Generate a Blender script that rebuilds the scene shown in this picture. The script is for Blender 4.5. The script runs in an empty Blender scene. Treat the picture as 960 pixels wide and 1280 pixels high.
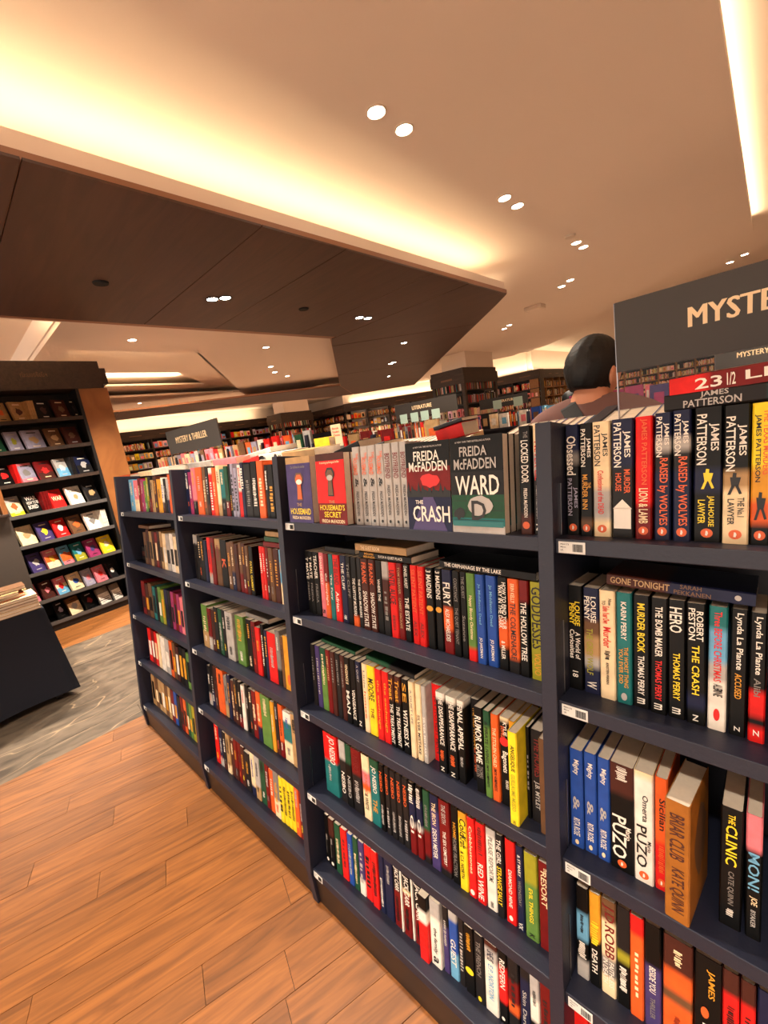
import bpy, bmesh, math, random
from mathutils import Vector, Matrix, Euler
random.seed(7)
SC = bpy.context.scene; COL = SC.collection
R = math.radians
# ---------------------------------------------------------------- camera
def make_camera():
    yaw, pitch, roll = R(-43.9661217), R(-11.1539401), R(-9.0478927)
    cy, sy = math.cos(yaw), math.sin(yaw)
    f = Vector((sy*math.cos(pitch), cy*math.cos(pitch), math.sin(pitch)))
    r = Vector((cy, -sy, 0)); u = r.cross(f)
    r2 = r*math.cos(roll)+u*math.sin(roll); u2 = r2.cross(f)
    m = Matrix((r2, u2, -f)).transposed().to_4x4()
    m.translation = Vector((3.0042345, -0.7661212, 1.6630))
    cd = bpy.data.cameras.new('camera'); cam = bpy.data.objects.new('camera', cd); COL.objects.link(cam)
    cam.matrix_world = m
    cd.sensor_fit = 'VERTICAL'; cd.sensor_height = 24.0; cd.sensor_width = 18.0
    cd.lens = 525.452/1280*24.0; cd.clip_start = .02; cd.clip_end = 200
    SC.camera = cam
make_camera()
# ---------------------------------------------------------------- world and exposure
W = bpy.data.worlds.new('shop_ambient'); SC.world = W; W.use_nodes = True
W.node_tree.nodes['Background'].inputs[0].default_value = (1.0, .84, .70, 1)
W.node_tree.nodes['Background'].inputs[1].default_value = 1.15
SC.view_settings.view_transform = 'Standard'; SC.view_settings.look = 'None'
SC.view_settings.exposure = 1.4; SC.view_settings.gamma = 1.0
SC.view_settings.use_curve_mapping = False
WARM = (1.0, .76, .48); WARMW = (1.0, .87, .72)
def area(name, loc, sx, sy, power, rot=(0, 0, 0), col=WARM):
    l = bpy.data.lights.new(name, 'AREA'); l.shape = 'RECTANGLE'; l.size = sx; l.size_y = sy
    l.energy = power; l.color = col
    o = bpy.data.objects.new(name, l); COL.objects.link(o); o.location = loc; o.rotation_euler = rot
    return o
def spot(name, loc, power, ang=95, blend=.8, rot=(0, 0, 0), col=WARMW, rad=.05):
    l = bpy.data.lights.new(name, 'SPOT'); l.energy = power; l.color = col; l.spot_size = R(ang); l.spot_blend = blend
    l.shadow_soft_size = rad
    o = bpy.data.objects.new(name, l); COL.objects.link(o); o.location = loc; o.rotation_euler = rot
    return o
UPR = (math.pi, 0, 0)
KS = 1.0733; CAMP = (3.0042, -.7661, 1.663)
def up(x, y): return (CAMP[0]+(x-CAMP[0])*KS, CAMP[1]+(y-CAMP[1])*KS)
ZM, ZN, ZT = 3.42, 3.581, 3.86
# cove strips (they lie on top of the soffits, hidden behind their lips)
area('cove_light', (.36, 0.1, 3.14), .10, 8.6, 7, (math.pi, R(35), 0))
area('cove_light', (-3.3, 8.3, 3.14), .10, 9.6, 14, (math.pi, 0, R(44.5)))
area('cove_light', (2.72, 1.9, ZM+.085), .1, 10.4, 10, (math.pi, R(25), 0))
# downlights and added fill spots (only some get fixtures further down)
LIGHT_ROW = [(1.37, -1.75), (1.37, -.10), (1.37, 1.42), (1.37, 3.0), (1.36, 4.72), (.70, 6.14), (-1.13, 8.0)]
for x, y in LIGHT_ROW: spot('downlight_and_fill_beam', (*up(x, y), ZM-.03), 150)
for x, y in [(3.1, -1.75), (-.5, -1.75), (4.6, -1.75), (4.3, .8), (3.6, 2.6), (2.47, 8.9)]: spot('downlight_and_fill_beam', (x, y, ZM-.03), 150)  # mostly out-of-view spots without fixtures, added around the camera
for x, y in [(-.76, 1.42), (-.82, 3.38), (-1.77, 5.34), (-3.4, 6.82), (-4.96, 8.54)]: spot('downlight_and_fill_beam', (x, y, 3.02), 60)
for x, y in [(-2.0, -1.0), (-1.95, -.1), (-1.95, .9), (-3.24, 1.5), (-6.0, 3.5), (-10.5, 6.5), (-10.5, 9.5), (-6, 12.5), (-2.0, 13.5), (-12.7, 4.4), (-12.7, 6.4), (-12.7, 8.6), (-11.6, 11.2), (-9.4, 13.0), (-7.2, 14.8), (-2.6, 18.5), (-2.0, 24.6), (1.5, 24.6)]: spot('downlight_and_fill_beam', (x, y, 3.25), 210)  # mostly fill spots without fixtures, added to brighten display and wall bookcases
# ---------------------------------------------------------------- colours
def s2l(c): return tuple((v/12.92 if v <= .04045 else ((v+.055)/1.055)**2.4) for v in c)
PAL = dict(K=(.02,.018,.02), k=(.11,.10,.105), n=(.10,.12,.24), b=(.15,.30,.62), c=(.42,.66,.80), t=(.12,.43,.43), g=(.37,.52,.24), G=(.12,.30,.20),
  o=(.88,.37,.15), r=(.86,.12,.11), R=(.45,.07,.07), m=(.28,.13,.10), y=(.96,.84,.16), Y=(.86,.60,.16), w=(.93,.90,.85), W=(.95,.85,.68), e=(.50,.48,.46),
  s=(.70,.68,.66), p=(.27,.22,.42), P=(.90,.48,.52), O=(.62,.60,.16), B=(.42,.29,.19), T=(.70,.56,.38), l=(.62,.60,.68), M=(.60,.20,.38), Z=(.62,.38,.14))
CNAME = dict(K='black', k='dark grey', n='navy blue', b='blue', c='pale blue', t='teal', g='green', G='dark green', o='orange', r='bright red', R='dark red', m='dark brown',
  y='yellow', Y='golden', w='white', W='cream', e='grey', s='silvery grey', p='purple', P='pink', O='olive yellow', B='brown', T='tan', l='lilac', M='magenta', Z='golden brown')
# ---------------------------------------------------------------- materials
def newmat(name):
    m = bpy.data.materials.new(name); m.use_nodes = True
    return m, m.node_tree, m.node_tree.nodes['Principled BSDF']
def plain(name, rgb, rough=.5, metal=0, noise=0.06, scale=30, bump=0, coat=0, spec=None):
    m, nt, b = newmat(name); c = s2l(rgb)
    tc = nt.nodes.new('ShaderNodeTexCoord'); n = nt.nodes.new('ShaderNodeTexNoise'); n.inputs['Scale'].default_value = scale; n.inputs['Detail'].default_value = 4
    nt.links.new(tc.outputs['Object'], n.inputs['Vector'])
    mx = nt.nodes.new('ShaderNodeMix'); mx.data_type = 'RGBA'
    mx.inputs[6].default_value = tuple(v*(1-noise) for v in c)+(1,); mx.inputs[7].default_value = tuple(min(1, v*(1+noise)) for v in c)+(1,)
    nt.links.new(n.outputs['Fac'], mx.inputs[0]); nt.links.new(mx.outputs[2], b.inputs['Base Color'])
    b.inputs['Roughness'].default_value = rough; b.inputs['Metallic'].default_value = metal
    if coat: b.inputs['Coat Weight'].default_value = coat
    if spec is not None: b.inputs['Specular IOR Level'].default_value = spec
    if bump:
        bp = nt.nodes.new('ShaderNodeBump'); bp.inputs['Strength'].default_value = bump; bp.inputs['Distance'].default_value = .002
        nt.links.new(n.outputs['Fac'], bp.inputs['Height']); nt.links.new(bp.outputs['Normal'], b.inputs['Normal'])
    return m
def emis(name, rgb, st):
    m, nt, b = newmat(name); b.inputs['Base Color'].default_value = (*rgb, 1)
    b.inputs['Emission Color'].default_value = (*rgb, 1); b.inputs['Emission Strength'].default_value = st
    return m
def cover_mat():
    m, nt, b = newmat('printed_cover')
    a = nt.nodes.new('ShaderNodeAttribute'); a.attribute_name = 'Col'
    tc = nt.nodes.new('ShaderNodeTexCoord'); n = nt.nodes.new('ShaderNodeTexNoise'); n.inputs['Scale'].default_value = 28; n.inputs['Detail'].default_value = 5
    nt.links.new(tc.outputs['Object'], n.inputs['Vector'])
    rp = nt.nodes.new('ShaderNodeMapRange'); rp.inputs[1].default_value = .3; rp.inputs[2].default_value = .7; rp.inputs[3].default_value = .8; rp.inputs[4].default_value = 1.15
    nt.links.new(n.outputs['Fac'], rp.inputs[0])
    mx = nt.nodes.new('ShaderNodeMix'); mx.data_type = 'RGBA'; mx.blend_type = 'MULTIPLY'; mx.inputs[0].default_value = 1
    nt.links.new(a.outputs['Color'], mx.inputs[6]); nt.links.new(rp.outputs[0], mx.inputs[7]); nt.links.new(mx.outputs[2], b.inputs['Base Color'])
    b.inputs['Roughness'].default_value = .45; b.inputs['Specular IOR Level'].default_value = .22; b.inputs['Coat Weight'].default_value = .05; b.inputs['Coat Roughness'].default_value = .2
    return m
def wood_mat(name, c1, c2, rough=.35, sx=1.2, sy=14, rnd=.3, coat=0):
    m, nt, b = newmat(name)
    tc = nt.nodes.new('ShaderNodeTexCoord'); mp = nt.nodes.new('ShaderNodeMapping'); mp.inputs['Scale'].default_value = (sx, sy, sy)
    oi = nt.nodes.new('ShaderNodeObjectInfo'); ml = nt.nodes.new('ShaderNodeMath'); ml.operation = 'MULTIPLY'; ml.inputs[1].default_value = 37
    nt.links.new(oi.outputs['Random'], ml.inputs[0]); nt.links.new(ml.outputs[0], mp.inputs['Location'])
    nt.links.new(tc.outputs['Object'], mp.inputs['Vector'])
    n = nt.nodes.new('ShaderNodeTexNoise'); n.inputs['Scale'].default_value = 2.2; n.inputs['Detail'].default_value = 7; n.inputs['Distortion'].default_value = 1.4
    nt.links.new(mp.outputs[0], n.inputs['Vector'])
    cr = nt.nodes.new('ShaderNodeValToRGB'); cr.color_ramp.elements[0].position = .32; cr.color_ramp.elements[1].position = .68
    cr.color_ramp.elements[0].color = (*s2l(c1), 1); cr.color_ramp.elements[1].color = (*s2l(c2), 1)
    nt.links.new(n.outputs['Fac'], cr.inputs[0])
    mr = nt.nodes.new('ShaderNodeMapRange'); mr.inputs[3].default_value = 1-rnd; mr.inputs[4].default_value = 1+rnd*.45
    nt.links.new(oi.outputs['Random'], mr.inputs[0])
    mx = nt.nodes.new('ShaderNodeMix'); mx.data_type = 'RGBA'; mx.blend_type = 'MULTIPLY'; mx.inputs[0].default_value = 1
    nt.links.new(cr.outputs[0], mx.inputs[6]); nt.links.new(mr.outputs[0], mx.inputs[7]); nt.links.new(mx.outputs[2], b.inputs['Base Color'])
    b.inputs['Roughness'].default_value = rough; b.inputs['Coat Weight'].default_value = coat
    bp = nt.nodes.new('ShaderNodeBump'); bp.inputs['Strength'].default_value = .12; bp.inputs['Distance'].default_value = .001
    nt.links.new(n.outputs['Fac'], bp.inputs['Height']); nt.links.new(bp.outputs['Normal'], b.inputs['Normal'])
    return m
def stone_mat():
    m, nt, b = newmat('veined_stone')
    tc = nt.nodes.new('ShaderNodeTexCoord'); mp = nt.nodes.new('ShaderNodeMapping'); mp.inputs['Scale'].default_value = (2.2, 5, 1); mp.inputs['Rotation'].default_value = (0, 0, R(-28))
    oi = nt.nodes.new('ShaderNodeObjectInfo'); ml = nt.nodes.new('ShaderNodeMath'); ml.operation = 'MULTIPLY'; ml.inputs[1].default_value = 11
    nt.links.new(oi.outputs['Random'], ml.inputs[0]); nt.links.new(ml.outputs[0], mp.inputs['Location']); nt.links.new(tc.outputs['Object'], mp.inputs['Vector'])
    n = nt.nodes.new('ShaderNodeTexNoise'); n.inputs['Scale'].default_value = 2.0; n.inputs['Detail'].default_value = 9; n.inputs['Distortion'].default_value = 1.2
    nt.links.new(mp.outputs[0], n.inputs['Vector'])
    cr = nt.nodes.new('ShaderNodeValToRGB'); e = cr.color_ramp.elements
    e[0].position = .3; e[0].color = (*s2l((.26,.225,.19)), 1); e[1].position = .62; e[1].color = (*s2l((.43,.375,.315)), 1)
    nt.links.new(n.outputs['Fac'], cr.inputs[0])
    n2 = nt.nodes.new('ShaderNodeTexNoise'); n2.inputs['Scale'].default_value = .28; n2.inputs['Detail'].default_value = 3; n2.inputs['Distortion'].default_value = .8
    nt.links.new(mp.outputs[0], n2.inputs['Vector'])
    c2 = nt.nodes.new('ShaderNodeValToRGB'); q = c2.color_ramp.elements; q[0].position = .496; q[0].color = (0,0,0,1); q[1].position = .5; q[1].color = (1,1,1,1)
    z = q.new(.504); z.color = (0,0,0,1)
    nt.links.new(n2.outputs['Fac'], c2.inputs[0])
    mx = nt.nodes.new('ShaderNodeMix'); mx.data_type = 'RGBA'; mx.inputs[7].default_value = (*s2l((.62,.53,.42)), 1)
    nt.links.new(c2.outputs[0], mx.inputs[0]); nt.links.new(cr.outputs[0], mx.inputs[6]); nt.links.new(mx.outputs[2], b.inputs['Base Color'])
    b.inputs['Roughness'].default_value = .35
    return m
M = dict(kick=plain('dark_brown_kick', (.10,.062,.045), .4), subfloor=plain('dark_subfloor', (.13,.08,.05), .8), farfloor=plain('pale_bounce_floor', (.74,.62,.52), .4, noise=.15, scale=1.5), cover=cover_mat(), page=plain('paper_pages', (.89,.83,.75), .9, noise=.12, scale=90),
  navy=plain('navy_laminate', (.105,.118,.185), .48, noise=.10, scale=160, bump=.25), navy_dark=plain('navy_dark_laminate', (.09,.095,.14), .5, noise=.1, scale=120),
  floor=wood_mat('oak_floor', (.43,.255,.10), (.585,.36,.155), .5, rnd=.2), stone=stone_mat(),
  brown=wood_mat('brown_ceiling_veneer', (.27,.175,.13), (.33,.215,.16), .5, sx=.5, sy=5, rnd=.12),
  edge=plain('lit_tan_edge', (.60,.42,.31), .5), white=plain('warm_white_paint', (.91,.84,.775), .75, noise=.015, scale=2),
  casew=wood_mat('dark_brown_veneer', (.17,.12,.09), (.25,.18,.14), .5, sx=1, sy=10, rnd=.1), black=plain('black_shelf', (.075,.06,.055), .5),
  oak=wood_mat('golden_oak_panel', (.56,.34,.17), (.66,.42,.22), .45, sx=8, sy=1.2, rnd=.05),
  tanwood=wood_mat('warm_shelf_wood', (.55,.38,.22), (.66,.47,.29), .5, rnd=.05),
  taupe=plain('taupe_panel', (.31,.27,.24), .6), sign=plain('sign_board', (.20,.18,.16), .55, noise=.03), signtxt=plain('cream_letters', (.93,.82,.64), .5),
  lampw=emis('lamp_face', (1, .9, .74), 26), led=emis('led_strip', (1, .74, .42), 14), ring=plain('white_trim_ring', (.85,.78,.70), .4),
  tag=plain('white_tag', (.82,.82,.80), .5), ink=plain('black_ink', (.08,.08,.08), .6), cloth=plain('navy_tablecloth', (.075,.085,.135), .95, noise=.15, scale=200, bump=.3),
  chrome=plain('satin_metal', (.6,.6,.62), .3, 1), skin=plain('skin', (.82,.56,.43), .5, noise=.04, scale=12), hair=plain('black_hair', (.022,.018,.017), .6, noise=.6, scale=70, bump=1.0),
  shirt=plain('mauve_shirt', (.44,.31,.285), .95, noise=.07, scale=40, bump=.2), strap=plain('black_strap', (.06,.06,.065), .8, noise=.2, scale=150, bump=.3),
  trousers=plain('dark_trousers', (.10,.10,.13), .9), blueshirt=plain('dark_shirt', (.10,.12,.20), .9), paleteal=plain('pale_teal_card', (.66,.76,.70), .5),
  grey=plain('grey_plastic', (.35,.33,.32), .5), dark=plain('dark_hole', (.03,.025,.02), .8))
m, nt, b = newmat('clear_acrylic'); b.inputs['Transmission Weight'].default_value = 1; b.inputs['Roughness'].default_value = .02; b.inputs['IOR'].default_value = 1.15; b.inputs['Base Color'].default_value = (.97,.98,.97,1); M['acrylic'] = m
TXM = {}
def txm(c):
    if c not in TXM: TXM[c] = plain('print_'+CNAME[c].replace(' ', '_'), PAL[c], .45, noise=.02)
    return TXM[c]
# ---------------------------------------------------------------- object helpers
def tag(o, label=None, cat=None, group=None, kind=None):
    if label: o['label'] = label
    if cat: o['category'] = cat
    if group: o['group'] = group
    if kind: o['kind'] = kind
    return o
def empty(name, loc=(0, 0, 0), rot=(0, 0, 0), **k):
    o = bpy.data.objects.new(name, None); COL.objects.link(o); o.location = loc; o.rotation_euler = rot; o.empty_display_size = .05
    return tag(o, **k)
def link(name, me, parent=None, mat=None, loc=None, rot=None):
    o = bpy.data.objects.new(name, me); COL.objects.link(o)
    if mat is not None and not me.materials: me.materials.append(mat)
    if parent is not None: o.parent = parent
    if loc is not None: o.location = loc
    if rot is not None: o.rotation_euler = rot
    return o
def mesh(name, vs, fs, mat=None):
    me = bpy.data.meshes.new(name); me.from_pydata(vs, [], fs); me.update()
    if mat: me.materials.append(mat)
    return me
BF = [(0,3,2,1),(4,5,6,7),(0,1,5,4),(1,2,6,5),(2,3,7,6),(3,0,4,7)]
class MB:
    def __init__(s): s.v = []; s.f = []; s.c = []
    def box(s, x0, y0, z0, x1, y1, z1, col=None):
        b = len(s.v); s.v += [(x0,y0,z0),(x1,y0,z0),(x1,y1,z0),(x0,y1,z0),(x0,y0,z1),(x1,y0,z1),(x1,y1,z1),(x0,y1,z1)]
        s.f += [tuple(b+i for i in q) for q in BF]; s.c += [col]*6; return s
    def prism(s, pts, z0, z1, fn=None, col=None):   # pts ccw in plane
        n = len(pts); b = len(s.v); fn = fn or (lambda p, z: (p[0], p[1], z))
        s.v += [fn(p, z0) for p in pts]+[fn(p, z1) for p in pts]
        s.f.append(tuple(b+i for i in reversed(range(n)))); s.f.append(tuple(b+n+i for i in range(n)))
        for i in range(n): j = (i+1) % n; s.f.append((b+i, b+j, b+n+j, b+n+i))
        s.c += [col]*(n+2); return s
    def lathe(s, prof, n=16, cx=0, cy=0, col=None):
        b = len(s.v)
        for r, z in prof:
            for i in range(n): a = 2*math.pi*i/n; s.v.append((cx+r*math.cos(a), cy+r*math.sin(a), z))
        for k in range(len(prof)-1):
            for i in range(n): j = (i+1) % n; s.f.append((b+k*n+i, b+k*n+j, b+(k+1)*n+j, b+(k+1)*n+i)); s.c.append(col)
        return s
    def build(s, name, mat, parent=None, loc=None, rot=None, bevel=0):
        me = mesh(name, s.v, s.f, mat)
        if any(c is not None for c in s.c):
            at = me.color_attributes.new('Col', 'FLOAT_COLOR', 'CORNER'); d = []
            for p, c in zip(me.polygons, s.c):
                d += list((*(c or (.5,.5,.5)), 1.0))*p.loop_total
            at.data.foreach_set('color', d)
        o = link(name, me, parent, loc=loc, rot=rot)
        if bevel:
            m = o.modifiers.new('edge', 'BEVEL'); m.width = bevel; m.segments = 2; m.limit_method = 'ANGLE'
        return o
def bx(name, a, b, mat, parent=None, bevel=0, loc=None, rot=None):
    return MB().box(*a, *b).build(name, mat, parent, loc, rot, bevel)
# ---------------------------------------------------------------- lettering
_tc = {}
def glyphs(txt, bold=.022):
    if txt in _tc: return _tc[txt]
    c = bpy.data.curves.new('t', 'FONT'); c.body = txt; c.resolution_u = 2; c.offset = 0; c.fill_mode = 'FRONT'
    o = bpy.data.objects.new('t', c); COL.objects.link(o)
    dg = bpy.context.evaluated_depsgraph_get(); me = bpy.data.meshes.new_from_object(o.evaluated_get(dg))
    vs = [(v.co.x, v.co.y) for v in me.vertices]; fs = [tuple(p.vertices) for p in me.polygons]
    bpy.data.objects.remove(o); bpy.data.curves.remove(c); bpy.data.meshes.remove(me)
    if not vs: vs = [(0,0),(1,0),(1,1)]; fs = [(0,1,2)]
    x0 = min(v[0] for v in vs); x1 = max(v[0] for v in vs); y0 = min(v[1] for v in vs); y1 = max(v[1] for v in vs)
    vs = [((x-x0)/(x1-x0), (y-y0)/(y1-y0)) for x, y in vs]
    _tc[txt] = (vs, fs); return _tc[txt]
def oval(n=14): return [(.5+.5*math.cos(2*math.pi*i/n), .5+.5*math.sin(2*math.pi*i/n)) for i in range(n)]
_mk = [0]
def shape(txt):
    """verts, faces in the unit square: letters, or a small drawn mark"""
    if txt.startswith('XX') or txt in ('WWW',) or txt.startswith('III') or txt == 'IIV' or txt == 'X':
        v = []; f = []; _mk[0] += 1; rr = random.Random(_mk[0]); n = rr.randint(6, 18)
        for i in range(n):
            a = i/n; bb = a+rr.uniform(.35, .85)/n; lo = rr.uniform(0, .25); hi = rr.uniform(.75, 1); k = len(v)
            v += [(a, lo), (bb, lo), (bb, hi), (a, hi)]; f.append((k, k+1, k+2, k+3))
        return v, f
    if txt in ('@', 'o', '0'): return oval(), [tuple(range(14))]
    if txt == '@M':   # small running figure, head to the left (top of the spine)
        v = [(.0,.4),(.2,.35),(.22,.6),(.02,.62), (.2,.2),(.62,.3),(.6,.75),(.22,.9), (.6,.3),(1,.05),(1,.25),(.6,.5), (.6,.55),(.98,.8),(.95,.98),(.55,.72)]
        return v, [(0,1,2,3),(4,5,6,7),(8,9,10,11),(12,13,14,15)]
    if txt == '@H':   # gabled house, roof towards the top of the spine
        v = [(.3,.05),(1,.05),(1,.95),(.3,.95),(.0,.5),(.32,0),(.32,1.)]
        return v, [(0,1,2,3),(4,5,6)]
    return glyphs(txt)
def spine_text(b, w, h, txts, y=-.0006):
    """one child mesh per colour on the spine of book b"""
    names = ['title', 'author_name', 'lettering']
    def put(nm, vs, fs, v0, v1, cc, hh, yy, c):
        top = h*(1-v0); ln = h*(v1-v0); hw = hh*w
        link(nm, mesh('print', [((cc-.5)*w+(ty-.5)*hw, yy, top-tx*ln) for tx, ty in vs], list(fs), txm(c)), b)
    for k, t in enumerate(txts.split(';')):
        p = t.split('|')
        if len(p) < 6: continue
        txt, c, v0, v1, cc, hh = p[0], p[1], *map(float, p[2:6])
        if txt == '@P':
            put('emblem', oval(), [tuple(range(14))], .895, .965, .5, min(.6, .016/w), y, 'o')
            put('emblem', [(.15,.35),(.85,.25),(.9,.6),(.5,.75),(.2,.62)], [(0,1,2,3,4)], .905, .955, .5, min(.3, .008/w), y-.0003, 'w'); continue
        vs, fs = shape(txt)
        put(names[min(k, 2)] if txt[0] != '@' else 'cover_art', vs, fs, v0, v1, cc, hh, y-.0001*k, c)
def flat_text(name, txt, mat, x0, x1, z0, z1, y, parent, axis='front'):
    vs, fs = shape(txt) if isinstance(txt, str) else txt
    V = [(x0+a*(x1-x0), y, z0+c*(z1-z0)) for a, c in vs]
    return link(name, mesh('print', V, fs, mat), parent)
# ---------------------------------------------------------------- books
def parse(cov):
    out = []
    for t in cov.split():
        out.append((float(t[1:])/100 if len(t) > 1 else 1.0, s2l(PAL[t[0]])))
    if out[-1][0] < 1: out[-1] = (1.0, out[-1][1])
    return out
def cover_mesh(w, h, dep, cov):
    """wrap cover with a softly rounded spine; spine towards -y, origin at spine bottom centre"""
    bands = parse(cov); lv = [0.0]; lc = [bands[0][1]]
    for k in range(len(bands)-1):   # printed artwork melts from one colour into the next
        q = bands[k][0]; lo = q-.03 if q-.03 > lv[-1]+.001 else (q+lv[-1])/2; hi = min(q+.03, (q+bands[k+1][0])/2)
        lv += [lo, hi]; lc += [bands[k][1], bands[k+1][1]]
    lv.append(1.0); lc.append(bands[-1][1])
    t = .0014; r = min(.003, w*.2)
    o = [(-w/2, dep), (-w/2, r), (-w/2+r*.7, .0003), (w/2-r*.7, .0003), (w/2, r), (w/2, dep)]
    i_ = [(-w/2+t, dep), (-w/2+t, r+t), (-w/2+r, t), (w/2-r, t), (w/2-t, r+t), (w/2-t, dep)]
    V = []; Fc = []; Cc = []
    for l in lv: V += [(x, y, h*(1-l)) for x, y in o]
    for k in range(len(lv)-1):
        for j in range(5): Fc.append((k*6+j, (k+1)*6+j, (k+1)*6+j+1, k*6+j+1)); Cc.append((lc[k], lc[k+1], lc[k+1], lc[k]))
    b = len(V); V += [(x, y, h) for x, y in i_]; c = len(V); V += [(x, y, 0) for x, y in i_]; last = (len(lv)-1)*6
    for j in range(5):
        Fc.append((j, j+1, b+j+1, b+j)); Cc.append(bands[0][1])
        Fc.append((last+j+1, last+j, c+j, c+j+1)); Cc.append(bands[-1][1])
        Fc.append((b+j, b+j+1, c+j+1, c+j)); Cc.append((.6,.55,.48))
    Fc.append((0, b, c, last)); Cc.append(bands[0][1]); Fc.append((5, last+5, c+5, b+5)); Cc.append(bands[0][1])
    me = mesh('cover', V, Fc, M['cover'])
    at = me.color_attributes.new('Col', 'FLOAT_COLOR', 'CORNER'); d = []
    for p, cc in zip(me.polygons, Cc):
        if isinstance(cc[0], tuple):
            for q in cc: d += [*q, 1.0]
        else: d += list((*cc, 1.0))*p.loop_total
    at.data.foreach_set('color', d)
    return me
_pc = {}
def pages_mesh(w, h, dep):
    k = (round(w, 3), round(h, 3), round(dep, 3))
    if k not in _pc: _pc[k] = mesh('pages', *(lambda q: (q.v, q.f))(MB().box(-w/2+.0016, .0018, .0015, w/2-.0016, dep-.003, h-.002)), M['page'])
    return _pc[k]
def make_book(w, h, dep, cov, txts, label, group, loc, rot, cat='book', name='paperback_book'):
    b = link(name, cover_mesh(w, h, dep, cov)); b.location = loc; b.rotation_euler = rot
    tag(b, label, cat, group)
    link('page_block', pages_mesh(w, h, dep), b)
    if txts: spine_text(b, w, h, txts)
    return b
TAU = .14095402228951157; FZ = 1.41
SH = [0, .3212, .6583, .9663, 1.2692]; BW = .9; YM = .255
UPV = Vector((0, math.sin(TAU), math.cos(TAU))); DPV = Vector((0, math.cos(TAU), -math.sin(TAU)))
def bp(X, d, u): return Vector((X, 0, FZ))+DPV*d+UPV*u
ORD = ['', 'first', 'second', 'third', 'fourth', 'fifth', 'sixth', 'seventh', 'eighth', 'ninth', 'tenth', 'eleventh', 'twelfth', 'thirteenth', 'fourteenth', 'fifteenth', 'sixteenth', 'seventeenth', 'eighteenth',
  'nineteenth', 'twentieth', '21st', '22nd', '23rd', '24th', '25th', '26th', '27th', '28th', '29th', '30th', '31st', '32nd', '33rd', '34th', '35th', '36th']
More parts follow.
